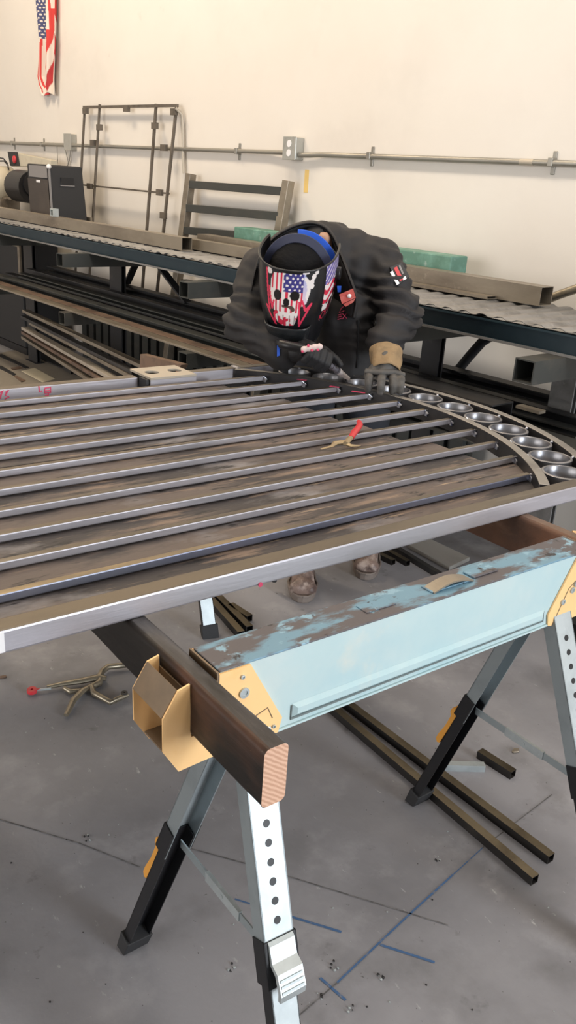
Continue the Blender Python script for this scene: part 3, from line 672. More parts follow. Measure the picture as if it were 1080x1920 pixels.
# lower shelf stock
def longbar(x0, x1, y0, y1, z0, z1, m_, label, cat='bar', group=None): return single('steel_bar', MB().box((x0,y0,z0),(x1,y1,z1)), m_, label, cat, fr='R', group=group, bevel=.002)
zs = .628
longbar(-8.8,-.9,2.52,2.585,zs,zs+.012,M['tan'],'tan flat bar along the front edge of the lower rack shelf')
longbar(-8.8,-.9,2.592,2.66,zs,zs+.014,M['rust'],'reddish brown flat bar on the lower shelf, second from its front edge')
def channel(x0, x1, y0, y1, z0, z1, m_, label, group=None, name='steel_channel'):
    t = .006; mb = MB(); yc = (y0+y1)/2
    # C section open to the front
    mb.box((x0,y1-t,z0),(x1,y1,z1)).box((x0,y0,z0),(x1,y1-t,z0+t)).box((x0,y0,z1-t),(x1,y1-t,z1))
    return single(name, mb, m_, label, 'channel', fr='R', group=group or ('steel channels on the lower rack shelf' if z0 > .3 else 'steel channels on the floor under the rack'))
rows = [(2.68,2.75,zs,zs+.045,M['dark2'],-6.6),(2.76,2.83,zs,zs+.055,M['dark'],-6.55),(2.76,2.82,zs+.056,zs+.085,M['dark2'],-6.3),(2.84,2.89,zs,zs+.11,M['dark'],-6.35),(2.99,3.06,zs,zs+.09,M['dark2'],-6.4),(2.99,3.06,zs+.091,zs+.131,M['dark'],-6.3)]
names = ['first behind the flat bars','second behind the flat bars','stacked on the second row','tall one in front of the posts','behind the posts, lower','behind the posts, upper']
for (y0,y1,z0,z1,m_,x0), nm in zip(rows, names):
    channel(x0, -1.55, y0, y1, z0, z1, m_, 'dark steel channel on the lower rack shelf, '+nm)
# wide dark channels seen right of the welder, resting on the lower arms' front
channel(-3.05, rZ(1050,744,.74).x, 2.62, 2.755, zs+.056, zs+.130, M['dark'], 'wide dark steel channel on the lower shelf right of the welder, upper')
channel(-3.10, -.6, 2.475, 2.61, zs+.016, zs+.10, M['dark2'], 'wide dark steel channel on the lower shelf right of the welder, front')
q = rY(1000,745,2.72); single('steel_offcut', MB().box((rY(985,740,2.72).x,2.67,zs+.131),(rY(1030,748,2.72).x,2.71,zs+.142)), M['tan'], 'small tan steel offcut on the right end of the lower shelf', 'offcut', fr='R')
# dark slatted panel low against the wall
mb = MB(); px0, px1 = -6.35, -2.4
for i in range(34):
    x = px0 + (px1-px0)*i/34; mb.box((x,3.30,.03),(x+.075,3.33,.50)); 
mb.box((px0,3.33,.03),(px1,3.335,.50)); single('corrugated_panel', mb, M['dark2'], 'dark corrugated steel panel standing against the wall under the rack', 'panel', fr='R')

# bundle of flat bars on the floor in front of the rack
lab = ['frontmost tan one','second from the front','third, lying on top','fourth','fifth, darkest','rearmost']
for k, (a, b, z, w, m_) in enumerate([((46,640),(215,733),.02,.05,M['tan']),((46,632),(235,728),.045,.05,M['rust']),((47,626),(262,726),.07,.055,M['plate']),((60,612),(300,726),.08,.05,M['tan']),((45,606),(330,724),.10,.05,M['dark']),((48,598),(380,722),.12,.05,M['tan'])]):
    p = rY(*a, 2.80); q = rY(*b, 2.52); q = q + (q-p)*.15; q.z = p.z = max(.012, (p.z+q.z)/2)
    single('flat_bar', MB().bar(p, q, w, .022), m_, 'steel flat bar of the bundle on the floor before the rack, '+lab[k], 'bar', fr='R', group='flat bars on the floor', bevel=.002)
for k, (y0, y1, z1, m_) in enumerate(((2.60,2.72,.15,M['dark2']),(2.73,2.86,.12,M['dark']),(2.98,3.12,.20,M['dark2']))):
    channel(-1.5, -.2, y0, y1, .002, z1, m_, 'dark steel channel on the floor under the right rack end, '+['frontmost','middle','rearmost'][k])
# flat pieces on the floor at the left
def slab(pts, h, m_, label, name, cat): 
    return single(name, MB().prism([rZ(*p, 0) for p in pts], (0,0,h)), m_, label, cat, fr='R')
slab([(58,666),(98,661),(196,708),(180,716),(150,708)], .012, M['dark'], 'black steel plate on the floor beside the flat bars', 'steel_plate', 'plate')
slab([(40,697),(65,691),(104,712),(80,718)], .006, M['paper'], 'pale cream board scrap on the floor behind the gate', 'board', 'board')
slab([(-5,668),(3,665),(54,690),(48,692)], .008, M['dark'], 'thin dark bar on the floor at the left, farther one', 'steel_bar', 'bar')
slab([(-5,690),(2,687),(30,703),(26,706)], .008, M['dark'], 'thin dark bar on the floor at the left, nearer one', 'steel_bar', 'bar')
slab([(20,692),(38,689),(42,692),(24,695)], .01, M['rust'], 'small rusty offcut on the floor at the left', 'offcut', 'offcut')
slab([(27,708),(31,707),(48,716),(40,718)], .012, M['rust'], 'small dark rusty offcut on the floor behind the far rail', 'offcut', 'offcut')
slab([(118,694),(127,690),(142,698),(133,703)], .05, M['dark'], 'dark square tube stub standing by the black plate', 'offcut', 'offcut')
slab([(-10,664),(30,657),(120,690),(240,724),(120,735),(-10,737)], .004, M['tansheet'], 'pale plywood sheet lying on the floor at the left', 'plywood_sheet', 'sheet')
# brown board near the lock plate
pa, pb = rZ(264,690,.12), rZ(330,688,.06)
A = rY(263,664,2.30); B_ = rY(330,690,2.30)
single('brown_board', MB().prism([A, rY(340,684,2.26), rY(330,702,2.26), rY(262,690,2.30)], (0,.04,0)), M['rust'], 'brown board standing behind the lock plate', 'board', fr='R')

# dark cabinet at the far left under the rack
cb_ = thing('cabinet', 'dark grey bin cabinet under the left end of the rack', 'cabinet', (-7.0,3.0,0), 'R')
x1 = rY(38,500,2.95).x
part(cb_, 'body', MB().box((-7.55,2.96,.06),(x1,3.28,.90)), M['spk'], bevel=.01)
part(cb_, 'frame_rim', MB().box((-7.55,2.945,.86),(x1+.01,2.96,.90)).box((x1-.03,2.945,.62),(x1+.01,2.96,.90)), M['tan'], label='tan rim')
part(cb_, 'base', MB().box((-7.55,2.96,0),(x1+.02,3.3,.06)), M['blk'])

# speaker on the deck
sy0 = 2.95
s0 = rY(50,312,sy0); s1 = rY(92,309,sy0); sb = rY(101,402,sy0)
zt_ = rY(91,309,sy0).z; x0_, x1_ = s0.x, rY(96,360,sy0).x
sp = thing('loudspeaker', 'black loudspeaker cabinet standing on the rack deck', 'speaker', ((x0_+x1_)/2, sy0+.15, zd), 'R')
dd = .26
bd = MB(); ta = .02
bd.add([(x0_+.03,sy0,zd),(x1_+.015,sy0,zd),(x1_+.015,sy0+dd+.02,zd),(x0_+.03,sy0+dd+.02,zd),(x0_,sy0,zt_),(x1_-.015,sy0,zt_),(x1_-.015,sy0+dd,zt_),(x0_,sy0+dd,zt_)],
       [(0,3,2,1),(4,5,6,7),(0,1,5,4),(1,2,6,5),(2,3,7,6),(3,0,4,7)])
body = part(sp, 'cabinet_body', bd, M['spk'], bevel=.012)
H_ = zt_-zd
part(sp, 'grille', MB().add([(x0_+.045,sy0-.006,zd+.02),(x1_-.012,sy0-.006,zd+.02),(x1_-.035,sy0-.006,zt_-.10),(x0_+.02,sy0-.006,zt_-.10)],[(0,1,2,3)]).box((x0_+.04,sy0-.0055,zd+.03),(x1_-.04,sy0+.001,zt_-.11)), M['grille'])
part(sp, 'horn_panel', MB().box((x0_+.05,sy0-.006,zt_-.09),(x1_-.045,sy0+.001,zt_-.01)), M['spkgrey'], label='grey panel at the top')
part(sp, 'badge', MB().box((x0_+.17,sy0-.008,zt_-.125),(x0_+.23,sy0-.004,zt_-.108)), M['white'])
part(sp, 'corner_trim', MB().bar((x1_+.014,sy0-.004,zd+.01),(x1_-.014,sy0-.004,zt_-.02),.012,.012,(0,1,0)), M['spkgrey'])
part(sp, 'corner_cap', MB().ball((x1_-.018,sy0-.002,zt_-.012),.018,10), M['white'], smooth=60)
hx = x1_-.004
part(sp, 'handle_recess', MB().box((hx-.02,sy0+.08,zt_-.13),(hx+.007,sy0+.18,zt_-.08)), M['blk'], body)
part(sp, 'handle_ledge', MB().box((hx-.02,sy0+.075,zt_-.138),(hx+.009,sy0+.185,zt_-.131)), M['spkgrey'], body)

# band saw at the far left of the rack
bs = thing('band_saw', 'cream enamel band saw with black motor and red switch on the rack', 'saw', (-7.6,3.0,zd), 'R')
YB = 3.16
c = rY(-2,345,YB)
mb = MB(); mb.lathe((c.x,YB-.06,c.z),(0,1,0),[(.001,-.03),(.10,-.03),(.135,0),(.145,.05),(.145,.16),(.13,.18),(.001,.18)],36)
part(bs, 'wheel_housing', mb, M['cream'], smooth=40)
mb = MB(); q = rY(45,350,YB); mb.cyl((rY(28,345,YB).x,YB+.03,q.z),(rY(56,352,YB).x,YB+.03,q.z),.125,24); mb.cyl((rY(50,345,YB).x,YB+.03,q.z+.02),(rY(58,352,YB).x,YB+.03,q.z+.02),.09,24); part(bs, 'motor', mb, M['blk'], smooth=40)
mb = MB(); mb.prism([rY(15,287,YB+.1),rY(30,287,YB+.1),rY(95,300,YB+.1),rY(95,312,YB+.1),rY(20,312,YB+.1)], (0,.06,0)); part(bs, 'upper_guard', mb, M['cream'], bevel=.004)
mb = MB(); mb.prism([rY(14,284,YB+.09),rY(31,285,YB+.09),rY(36,311,YB+.09),rY(19,311,YB+.09)], (0,.01,0)); part(bs, 'switch_panel', mb, M['spk'])
mb = MB(); mb.ball(rY(27,299,YB+.085), .032, 12, 0, (1,.5,1)); part(bs, 'switch', mb, M['red'], smooth=60, label='red switch')
mb = MB(); pb_ = rY(8,400,YB); mb.box((pb_.x-.12,YB-.05,zd),(pb_.x+.06,YB+.12,zd+.10)); mb.box((pb_.x-.02,YB-.02,zd+.10),(pb_.x+.10,YB+.08,c.z-.10)); mb.bar((pb_.x-.15,YB,zd+.12),(pb_.x+.17,YB,zd+.11),.02,.02); part(bs, 'stand', mb, M['tan'], bevel=.004)
mb = MB(); mb.tube([rY(0,302,YB+.05),rY(8,302,YB+.05),rY(15,310,YB+.05),rY(16,318,YB+.05)], .006, 8); mb.tube([rY(-2,296,YB+.05),rY(6,297,YB+.05),rY(14,306,YB+.05)], .005, 8); part(bs, 'cable', mb, M['rubber'], smooth=60)

# thin tube frame leaning on the wall
fr = thing('tube_frame', 'tall thin steel tube frame with hinge tabs leaning on the wall', 'frame', (-5.6,3.2,0), 'R')
def lean(px, py):     # leaning plane: depth grows with height
    Y = 3.36
    for _ in range(6):
        p = rY(px, py, Y); Y = 3.22 + .165*max(0, min(p.z, 2.2))/2.0
    return rY(px, py, Y)
def fbar(a, b, w=.022, name='bar', ext=None):
    p, q = lean(*a), lean(*b)
    if ext is not None:
        d = q-p; q = p + d*((p.z-ext)/(p.z-q.z)); q.y = 3.22+.165*max(0,q.z)/2.0
    part(fr, name, MB().bar(p, q, w, w, (0,1,0)), M['frame'])
fbar((157,201),(333,198),.017,'top_rail')
fbar((159,201),(148,395),.014,'upright',.66); fbar((187,196),(174,414),.014,'upright',.66)
fbar((293,195),(275,434),.016,'upright',.66); fbar((331,199),(306,438),.016,'upright',.66)
fbar((148,346),(317,363),.011,'cross_rail')
for px, py in ((162,208),(239,204),(188,239),(292,236),(176,268),(309,277),(170,349),(301,361),(328,210),(308,404)):
    p = lean(px, py); part(fr, 'hinge_tab', MB().box((p.x-.03,p.y-.018,p.z-.02),(p.x+.03,p.y+.004,p.z+.02)), M['frame'])
single('hose', MB().tube([lean(334,203)+Vector((0,-.02,0)), rY(341,215,3.39), rY(343,240,3.40), rY(344,290,3.40), rY(345,325,3.40)], .010, 8), M['plate'], 'pale hose hanging at the right corner of the thin frame', 'hose', fr='R', smooth=60)

# ladder-like steel frame
ld = thing('ladder_frame', 'short wide steel frame with dark rungs leaning on the wall', 'frame', (-3.9,3.25,0), 'R')
def lean2(px, py):
    Y = 3.33
    for _ in range(6):
        p = rY(px, py, Y); Y = 3.20 + .16*max(0, min(p.z, 2.))/1.6
    return rY(px, py, Y)
for a, b in (((358,326),(343,445)), ((541,339),(524,443))):
    p, q = lean2(*a), lean2(*b); d = q-p; q = p + d*((p.z-.10)/(p.z-q.z)); part(ld, 'side_rail', MB().bar(p, q, .055, .05, (0,1,0)), M['tan'], bevel=.002)
for a, b in (((360,346),(533,359)), ((354,390),(527,406)), ((350,432),(520,448)), ((345,530),(500,560))):
    p, q = lean2(*a), lean2(*b); part(ld, 'rung', MB().bar(p, q, .05, .046, (0,0,1)), M['dark2'], bevel=.002)  # rungs darker than the rails: shade from overhead light put into their colour

# conduit with boxes, tape, flag
cz = rY(540,286.5,YW-.02).z
cd = thing('conduit', 'thin metal electrical conduit running along the wall', 'conduit', (-4,YW-.02,cz), 'R')
bx = rY(551,275,YW-.03).x; jx = rY(131,262,YW-.03).x
part(cd, 'pipe', MB().cyl((-9.95,YW-.022,cz),(jx-.06,YW-.022,cz),.0135,14), M['conduit'], smooth=50)
part(cd, 'pipe', MB().tube([(jx+.06,YW-.04,cz),(jx+.15,YW-.03,cz),(jx+.25,YW-.022,cz),(bx-.25,YW-.022,cz),(bx-.14,YW-.03,cz),(bx-.06,YW-.035,cz)],.0125,14), M['conduit'], smooth=50)
part(cd, 'pipe', MB().tube([(bx+.06,YW-.035,cz-.01),(bx+.14,YW-.03,cz-.008),(bx+.22,YW-.022,cz-.004),(6,YW-.022,cz-.004)],.0135,14), M['conduit'], smooth=50)
for px in (25,80,445,694,1037):
    x = rY(px,290,YW-.02).x; part(cd, 'strap', MB().box((x-.012,YW-.037,cz-.018),(x+.012,YW-.001,cz+.017)).box((x-.010,YW-.006,cz-.05),(x+.010,YW,cz+.045)), M['conduit'], bevel=.002)
x = rY(987,301,YW-.03).x; part(cd, 'label_sticker', MB().cyl((x-.035,YW-.022,cz-.004),(x+.035,YW-.022,cz-.004),.0142,14), M['plate'])
def obox(x, z, w, h, d, label, round_):
    b = thing('outlet_box', label, 'outlet box', (x,YW-d,z-h/2), 'R', 'boxes on the wall conduit')
    o = part(b, 'box', MB().box((x-w/2,YW-d,z-h/2),(x+w/2,YW-.0005,z+h/2)), M['box'], bevel=.004)
    cv = part(b, 'cover', MB().box((x-w/2-.003,YW-d-.004,z-h/2-.003),(x+w/2+.003,YW-d,z+h/2+.003)), M['box'], bevel=.003)
    if round_:
        for k in (-1,1): part(b, 'receptacle', MB().cyl((x,YW-d-.004,z+k*.024),(x,YW-d-.0065,z+k*.024),.0185,20), M['white'], cv)
    return b
obox(rY(541,275,YW-.07).x, cz+.022, .105, .115, .062, 'double outlet box with white receptacles on the wall conduit', True)
obox(jx, cz+.022, .115, .115, .05, 'grey junction box on the conduit near the thin frame', False)
for k, pts in enumerate([[(107,272),(108,300),(106,318)], [(121,274),(128,305),(126,312)], [(133,276),(130,300),(127,312)]]):
    single('wire', MB().tube([rY(*p, YW-.02) for p in pts], .004, 6), M['conduit'], 'thin wire hanging from the junction box, '+['leftmost','middle','rightmost'][k], 'wire', fr='R', group='wires below the junction box')
p = rY(575,338,YW); single('tape_strip', MB().box((p.x-.018,YW-.002,p.z-.065),(p.x+.016,YW-.0003,p.z+.055)), M['papert'], 'small yellow tape strip on the wall below the outlet box', 'tape', fr='R')

# hanging flag
f0 = rY(66,0,YW-.04); f1 = rY(104,0,YW-.04); fb = rY(80,180,YW-.04)
fw = f1.x-f0.x; ztop = f0.z+.28; zbot = fb.z-.01
mb = MB(); NU, NV = 90, 240
def lerp_tab(y, tab):
    for (y0, x0), (y1, x1) in zip(tab[:-1], tab[1:]):
        if y <= y1: return x0 + (x1-x0)*(y-y0)/(y1-y0)
    return tab[-1][1]
LE = [(-400,305),(0,310),(350,321),(520,308),(680,296),(760,310),(850,345)]
RE_ = [(-400,500),(0,500),(400,490),(700,474),(850,466)]
cols = []
RED, WHT, BLU = (.60,.045,.04), (.72,.64,.56), (.055,.065,.16)
pp = f1 - f0; per = pp.x/(38*4.8)                      # metres across per cloth unit
def flagpt(u, v):      # cloth units: across and down the hanging, folded flag
    Y = -400 + 1250*v; l, r = lerp_tab(Y, LE), lerp_tab(Y, RE_); X = l + (r-l)*u
    s_ = X + .23*Y
    if Y < 345 and X < 398-.02*Y:
        row = int((Y+400)/29); gx = (X - l + (10 if row % 2 else 0)) % 21 - 10.5; gy = (Y+400) % 29 - 14.5
        col = WHT if math.hypot(gx, gy*.8) < 6 else BLU
    elif s_ < 548 and X < 385 + (Y-345)*-.03 and Y >= 345: col = RED if (X-l) % 21 < 8 else WHT
    elif s_ > 600: col = WHT
    elif s_ > 566: col = (.45,.03,.035)
    elif s_ > 534: col = WHT
    elif (412 < X < 440 and Y < 280) or (455 < X < 476 and Y < 105) or (385 < X < 402 and 300 < Y < 470): col = WHT
    else: col = RED
    cols.append(col)
    zz = f0.z - Y*(f0.z-fb.z)/(180*4.8) - (.012*math.sin(u*9) if v > .97 else 0)
    return Vector((f0.x + (X-317)*per, YW - .035 + .016*math.sin(u*15 + 2.5*v) + .006*math.sin(u*31 - 4*v), zz))
mb.grid(flagpt, NU, NV)
fo = single('flag', mb, M['flag'], 'folded stars and stripes flag hanging high on the wall', 'flag', (f0.x+fw/2, YW-.035, zbot), fr='R', smooth=180, fix=False)
setcol(fo, cols); sm = fo.modifiers.new('thickness', 'SOLIDIFY'); sm.thickness = .002
# ------------------------------------------------------------------ the welder
def blob(mb, voxel, iters=6, wr=None, fac=.5):
    me = bpy.data.meshes.new('t'); me.from_pydata([tuple(v) for v in mb.v], [], mb.f)
    ob = bpy.data.objects.new('t', me); COL.objects.link(ob)
    r = ob.modifiers.new('r', 'REMESH'); r.mode = 'VOXEL'; r.voxel_size = voxel
    s = ob.modifiers.new('s', 'SMOOTH'); s.iterations = iters; s.factor = fac
    dg = bpy.context.evaluated_depsgraph_get(); me2 = bpy.data.meshes.new_from_object(ob.evaluated_get(dg))
    bpy.data.objects.remove(ob)
    out = MB(); out.v = [v.co.copy() for v in me2.vertices]; out.f = [list(p.vertices) for p in me2.polygons]; out.m = [0]*len(out.f)
    if wr:
        ns = [v.normal.copy() for v in me2.vertices]
        out.v = [v + n*wr(v, n) for v, n in zip(out.v, ns)]
    return out
man = thing('person', 'welder in black jacket and painted helmet bending over the gate with a torch', 'person', (2.05,2.42,0))
Z3 = Vector((0,0,1))
sh_L, sh_R = rho(706,492,3.05), rho(492,508,3.0)
el_L, el_R = rho(753,594,2.90), rho(460,604,2.84)
wr_L, wr_R = rho(722,640,2.82), rho(530,662,2.74)
chest = rho(612,500,3.06); pel = Vector((2.13,2.50,.93))
hipL, hipR = Vector((2.215,2.44,.90)), Vector((2.06,2.57,.90))
toeA, toeB = onz(567,1131,0), onz(684,1088,0)
fdA, fdB = Vector((.60,.80,0)).normalized(), Vector((.70,.72,0)).normalized()
ankA, ankB = toeA + fdA*.215 + Z3*.10, toeB + fdB*.215 + Z3*.10
kneeA, kneeB = (hipR+ankA)/2 + Vector((-.05,-.05,0)), (hipL+ankB)/2 + Vector((-.05,-.05,0))
HC = rho(557,537,2.80)
# head frame
yaw, pit, rol = math.radians(9), math.radians(17), math.radians(-3)
fh = (-DV); right_img = Vector((-DV.y*-1, DV.x*-1, 0)); right_img = Vector((.75,-.66,0)).normalized()
Fh = (fh*math.cos(yaw) - right_img*math.sin(yaw)).normalized()
Fd = (Fh*math.cos(pit) - Z3*math.sin(pit)).normalized(); Hr = Fd.cross(Z3).normalized()*-1
Hr = Hr if Hr.dot(right_img) > 0 else -Hr
Hu = (Fh*math.sin(pit) + Z3*math.cos(pit)).normalized()
c_, s_ = math.cos(rol), math.sin(rol); Hr, Hu = (Hr*c_ + Hu*s_), (Hu*c_ - Hr*s_)
def hp(x, y, z): return HC + Hr*x + Fd*y + Hu*z
# body: one continuous surface
b = MB()
b.ball((0,0,0), .001, 6); b.v = []; b.f = []; b.m = []
b.cap(hp(0,-.035,.045), hp(0,-.01,.03), .092, .086); b.cap(hp(0,.02,-.03), hp(0,.045,-.075), .066, .042)
b.cap(hp(0,.085,-.005), hp(0,.10,-.03), .010, .014, 8)
for s in (-1,1): b.cap(hp(s*.083,-.03,.01), hp(s*.086,-.03,-.025), .014, .010, 8); b.cap(hp(s*.035,.072,.012), hp(s*.03,.074,.012), .012, .012, 8)
b.cap(hp(0,.082,-.062), hp(0,.078,-.062), .016, .016, 8)
b.cap(hp(0,-.06,-.03), chest + Z3*.05, .058, .062)
b.cap(rho(607,447,2.925), rho(613,462,2.99), .024, .050)
b.cap(chest, pel, .12, .13); b.cap(sh_L, sh_R, .065, .065)
for sh, el, wr in ((sh_L,el_L,wr_L),(sh_R,el_R,wr_R)): b.cap(sh, el, .052, .042); b.cap(el, el.lerp(wr,.9), .042, .028); pass
for hi, kn, an in ((hipR,kneeA,ankA),(hipL,kneeB,ankB)): b.cap(pel, hi, .11, .10); b.cap(hi, kn, .085, .058); b.cap(kn, an, .056, .040); 
b.cap(ankA, toeA + fdA*.07 + Z3*.045, .035, .026); b.cap(ankB, toeB + fdB*.07 + Z3*.045, .035, .026)
body = part(man, 'body', blob(b, .013, 4), M['skin'], smooth=180)
# hair
h = MB(); h.ball((0,0,0), .1, 28)
h.v = [hp(v.x*.99, -.03 + v.y*1.13, .05 + v.z*.98) for v in h.v]
h.v = [v + (v-hp(0,-.03,.05)).normalized()*(.004*noise.noise(v*60)) for v in h.v]
part(man, 'hair', h, M['hair'], smooth=180)
# jacket
j = MB()
bk = DV*.03
j.cap(chest + bk, pel + Z3*.02, .150, .165)
j.cap(rho(668,505,3.05), hipL + Vector((-.02,0,.03)), .105, .125); j.cap(rho(545,520,3.05), hipR + Vector((0,0,.03)), .105, .125)
j.cap(sh_L, sh_R, .088, .085); j.cap(rho(650,470,3.05), rho(560,480,3.05), .085, .08)
j.cap(rho(612,452,3.02), rho(590,462,2.98), .07, .07); j.cap(rho(545,470,2.98), rho(500,505,2.97), .07, .08)
for sh, el, wr, r0, r1, r2 in ((sh_L,el_L,wr_L,.088,.070,.062),(sh_R,el_R,wr_R,.085,.070,.058)):
    j.cap(sh, el, r0, r1); j.cap(el, wr, r1, r2); j.ball(el, r1*1.06, 14)
j.cap(rho(648,600,2.98), rho(655,700,3.0), .11, .12)
def wrinkle(v, n):
    w = 0
    for el, sc in ((el_L,1),(el_R,.8),((sh_L+el_L)/2,.5)):
        d = (v-el).length
        w += sc*.0115*math.exp(-(d/.13)**2)*math.sin(v.z*150 + 5*noise.noise(v*9) + v.x*26)
    w += .007*noise.noise(Vector((v.x*14, v.y*14, v.z*5))) + .003*noise.noise(v*30)
    g = (v-chest).length
    w += .005*math.exp(-(g/.25)**2)*math.sin((v.x*.75-v.y*.66)*70 + 3*noise.noise(v*5))
    return w
jm = blob(j, .0095, 7, wrinkle)
jk = part(man, 'jacket', jm, M['jacket'], smooth=180)
bvh = BVHTree.FromPolygons([tuple(v) for v in jm.v], jm.f)
def hit(px, py):
    loc, nor, idx, d = bvh.ray_cast(CAM, ray(px, py).normalized()); return loc, nor
def decal(par, name, mb_pts, m_, off=.004, th=.003, label=None):   # small patch that follows the cloth
    pts = []
    for p in mb_pts:
        l, n = hit(*p)
        if l is None: return None
        pts.append((l, n))
    nn = sum((n for l, n in pts), Vector()).normalized()
    mb = MB().prism([l + nn*off for l, n in pts], nn*th); return part(man, name, mb, m_, par, label=label)
PP = [hit(*p) for p in ((731,506),(751,498),(765,521),(746,535))]; pc0 = sum((l for l, n in PP), Vector())/4
pn_ = ((PP[2][0]-PP[0][0]).cross(PP[3][0]-PP[1][0])).normalized(); pn_ = pn_ if pn_.dot(CAM-pc0) > 0 else -pn_
def patch(pts, m_, off, th):
    q = [onpl(x, y, pn_, pn_.dot(pc0) + off) for x, y in pts]; return part(man, 'patch_stripe', MB().prism(q, pn_*th), m_, jk)
part(man, 'arm_patch', MB().prism([onpl(x, y, pn_, pn_.dot(pc0)-.006) for x, y in ((729,505),(751,496),(766,522),(745,537))], pn_*.014), M['blk'], jk, label='dark flag patch')
patch([(731,511),(736,508),(749,532),(744,535)], M['white'], .0085, .002)
patch([(738,503),(744,500),(756,524),(750,528)], M['red'], .0085, .002)
patch([(754,521),(760,518),(762,523),(756,526)], M['white'], .0085, .002)
patch([(747,499),(750,497),(757,513),(754,515)], M['spkgrey'], .0085, .002)
# collar / hood brim, a folded band standing off the neck
def band(name, pts, w, th, m_, par=None, up=Z3):
    mb = MB(); n = len(pts)
    for i, p in enumerate(pts):
        d = (pts[min(i+1,n-1)] - pts[max(i-1,0)]).normalized(); v = (CAM - p).normalized(); x = d.cross(v).normalized(); u = x.cross(d)
        wi = w[i] if isinstance(w, (list, tuple)) else w
        mb.v += [p - x*wi/2 - u*th/2, p + x*wi/2 - u*th/2, p + x*wi/2 + u*th/2, p - x*wi/2 + u*th/2]
    for i in range(n-1):
        for k in range(4): mb.f.append([4*i+k, 4*i+(k+1) % 4, 4*i+4+(k+1) % 4, 4*i+4+k]); mb.m.append(0)
    mb.f += [[3,2,1,0], [4*n-4,4*n-3,4*n-2,4*n-1]]; mb.m += [0,0]
    return part(man, name, mb, m_, par, smooth=50, bevel=.002)
def spline(P, n=8):
    out = []; P = [P[0]] + P + [P[-1]]
    for i in range(1, len(P)-2):
        for k in range(n):
            t = k/n; a, b2, c, d = P[i-1], P[i], P[i+1], P[i+2]
            out.append(.5*((2*b2) + (c-a)*t + (2*a-5*b2+4*c-d)*t*t + (3*b2-a-3*c+d)*t**3))
    out.append(P[-2]); return out
BR = [(470,545,2.84),(480,500,2.87),(500,458,2.90),(535,430,2.93),(575,417,2.95),(605,422,2.94),(625,442,2.91),(641,480,2.87),(656,520,2.82),(669,560,2.795),(664,596,2.80)]
cx_, cy_ = 565, 540
def hood_row(k, dr): return spline([rho(cx_+(x-cx_)*k, cy_+(y-cy_)*k, r+dr) for x, y, r in BR], 8)
def loft(rows):
    mb = MB(); n = len(rows[0])
    for r in rows: mb.v += r
    for j in range(len(rows)-1):
        for i in range(n-1): mb.f.append([j*n+i, j*n+i+1, (j+1)*n+i+1, (j+1)*n+i]); mb.m.append(0)
    return mb
ho = part(man, 'hood', loft([hood_row(.965,.012), hood_row(.985,-.002), hood_row(1.0,.0), hood_row(1.02,.02), hood_row(1.03,.07), hood_row(1.0,.16)]), M['jacket'], jk, smooth=180, fix=False)
sm = ho.modifiers.new('thickness', 'SOLIDIFY'); sm.thickness = .004
hl = part(man, 'hood_lining', loft([hood_row(.965,.012), hood_row(.90,.05), hood_row(.78,.10), hood_row(.60,.13)]), M['jacketin'], jk, smooth=180, fix=False)
sm = hl.modifiers.new('thickness', 'SOLIDIFY'); sm.thickness = .003
# red tag, blue tab and chest stitching on the jacket front
tg = [rho(636,552,2.765), rho(662,541,2.765), rho(667,558,2.765), rho(641,570,2.765)]
nv = (CAM - tg[0]).normalized()
tag_ = part(man, 'collar_tag', MB().prism(tg, nv*.006), M['redtag'], jk, label='red tag on the collar')
q = rho(655,555,2.756); mb = MB().ball(q, .007, 10); part(man, 'snap', mb, M['white'], tag_)
part(man, 'tag_loop', MB().prism([rho(643,570,2.77), rho(667,559,2.77), rho(662,567,2.77), rho(648,575,2.77)], nv*.005), M['redtag'], jk)
part(man, 'blue_tab', MB().prism([rho(632,536,2.79), rho(640,536,2.79), rho(639,548,2.79), rho(633,548,2.79)], nv*.005), M['bluestrap'], jk)
lg = MB()
def chest_pt(px, py):
    l, n = hit(px, py); l = l or rho(px, py, 2.85); return l + (CAM-l).normalized()*.004
for ln in [[(648,572),(640,578),(636,586),(645,583),(650,578)],[(634,591),(640,589)],[(633,595),(640,593)],[(633,599),(640,597)],[(642,588),(650,597)],[(650,587),(642,598)],[(651,573),(646,580)]]:
    q = [chest_pt(*p) for p in ln]
    part(man, 'chest_logo', MB().tube(q, .0016, 6), M['redink'], jk)
# zip along the jacket front
zp_ = [chest_pt(x, y) for x, y in ((672,600),(672,630),(671,660),(670,690))]
part(man, 'zip', MB().tube(zp_, .004, 6), M['jacketin'], jk)
# trousers
tr_ = MB()
for hi, kn, an in ((hipR,kneeA,ankA),(hipL,kneeB,ankB)): tr_.cap(pel - Z3*.02, hi, .14, .125); tr_.cap(hi, kn, .115, .085); tr_.cap(kn, an + Z3*.07, .085, .075)
part(man, 'trousers', blob(tr_, .014, 5, lambda v, n: .006*noise.noise(v*12)), M['denim'], smooth=180)
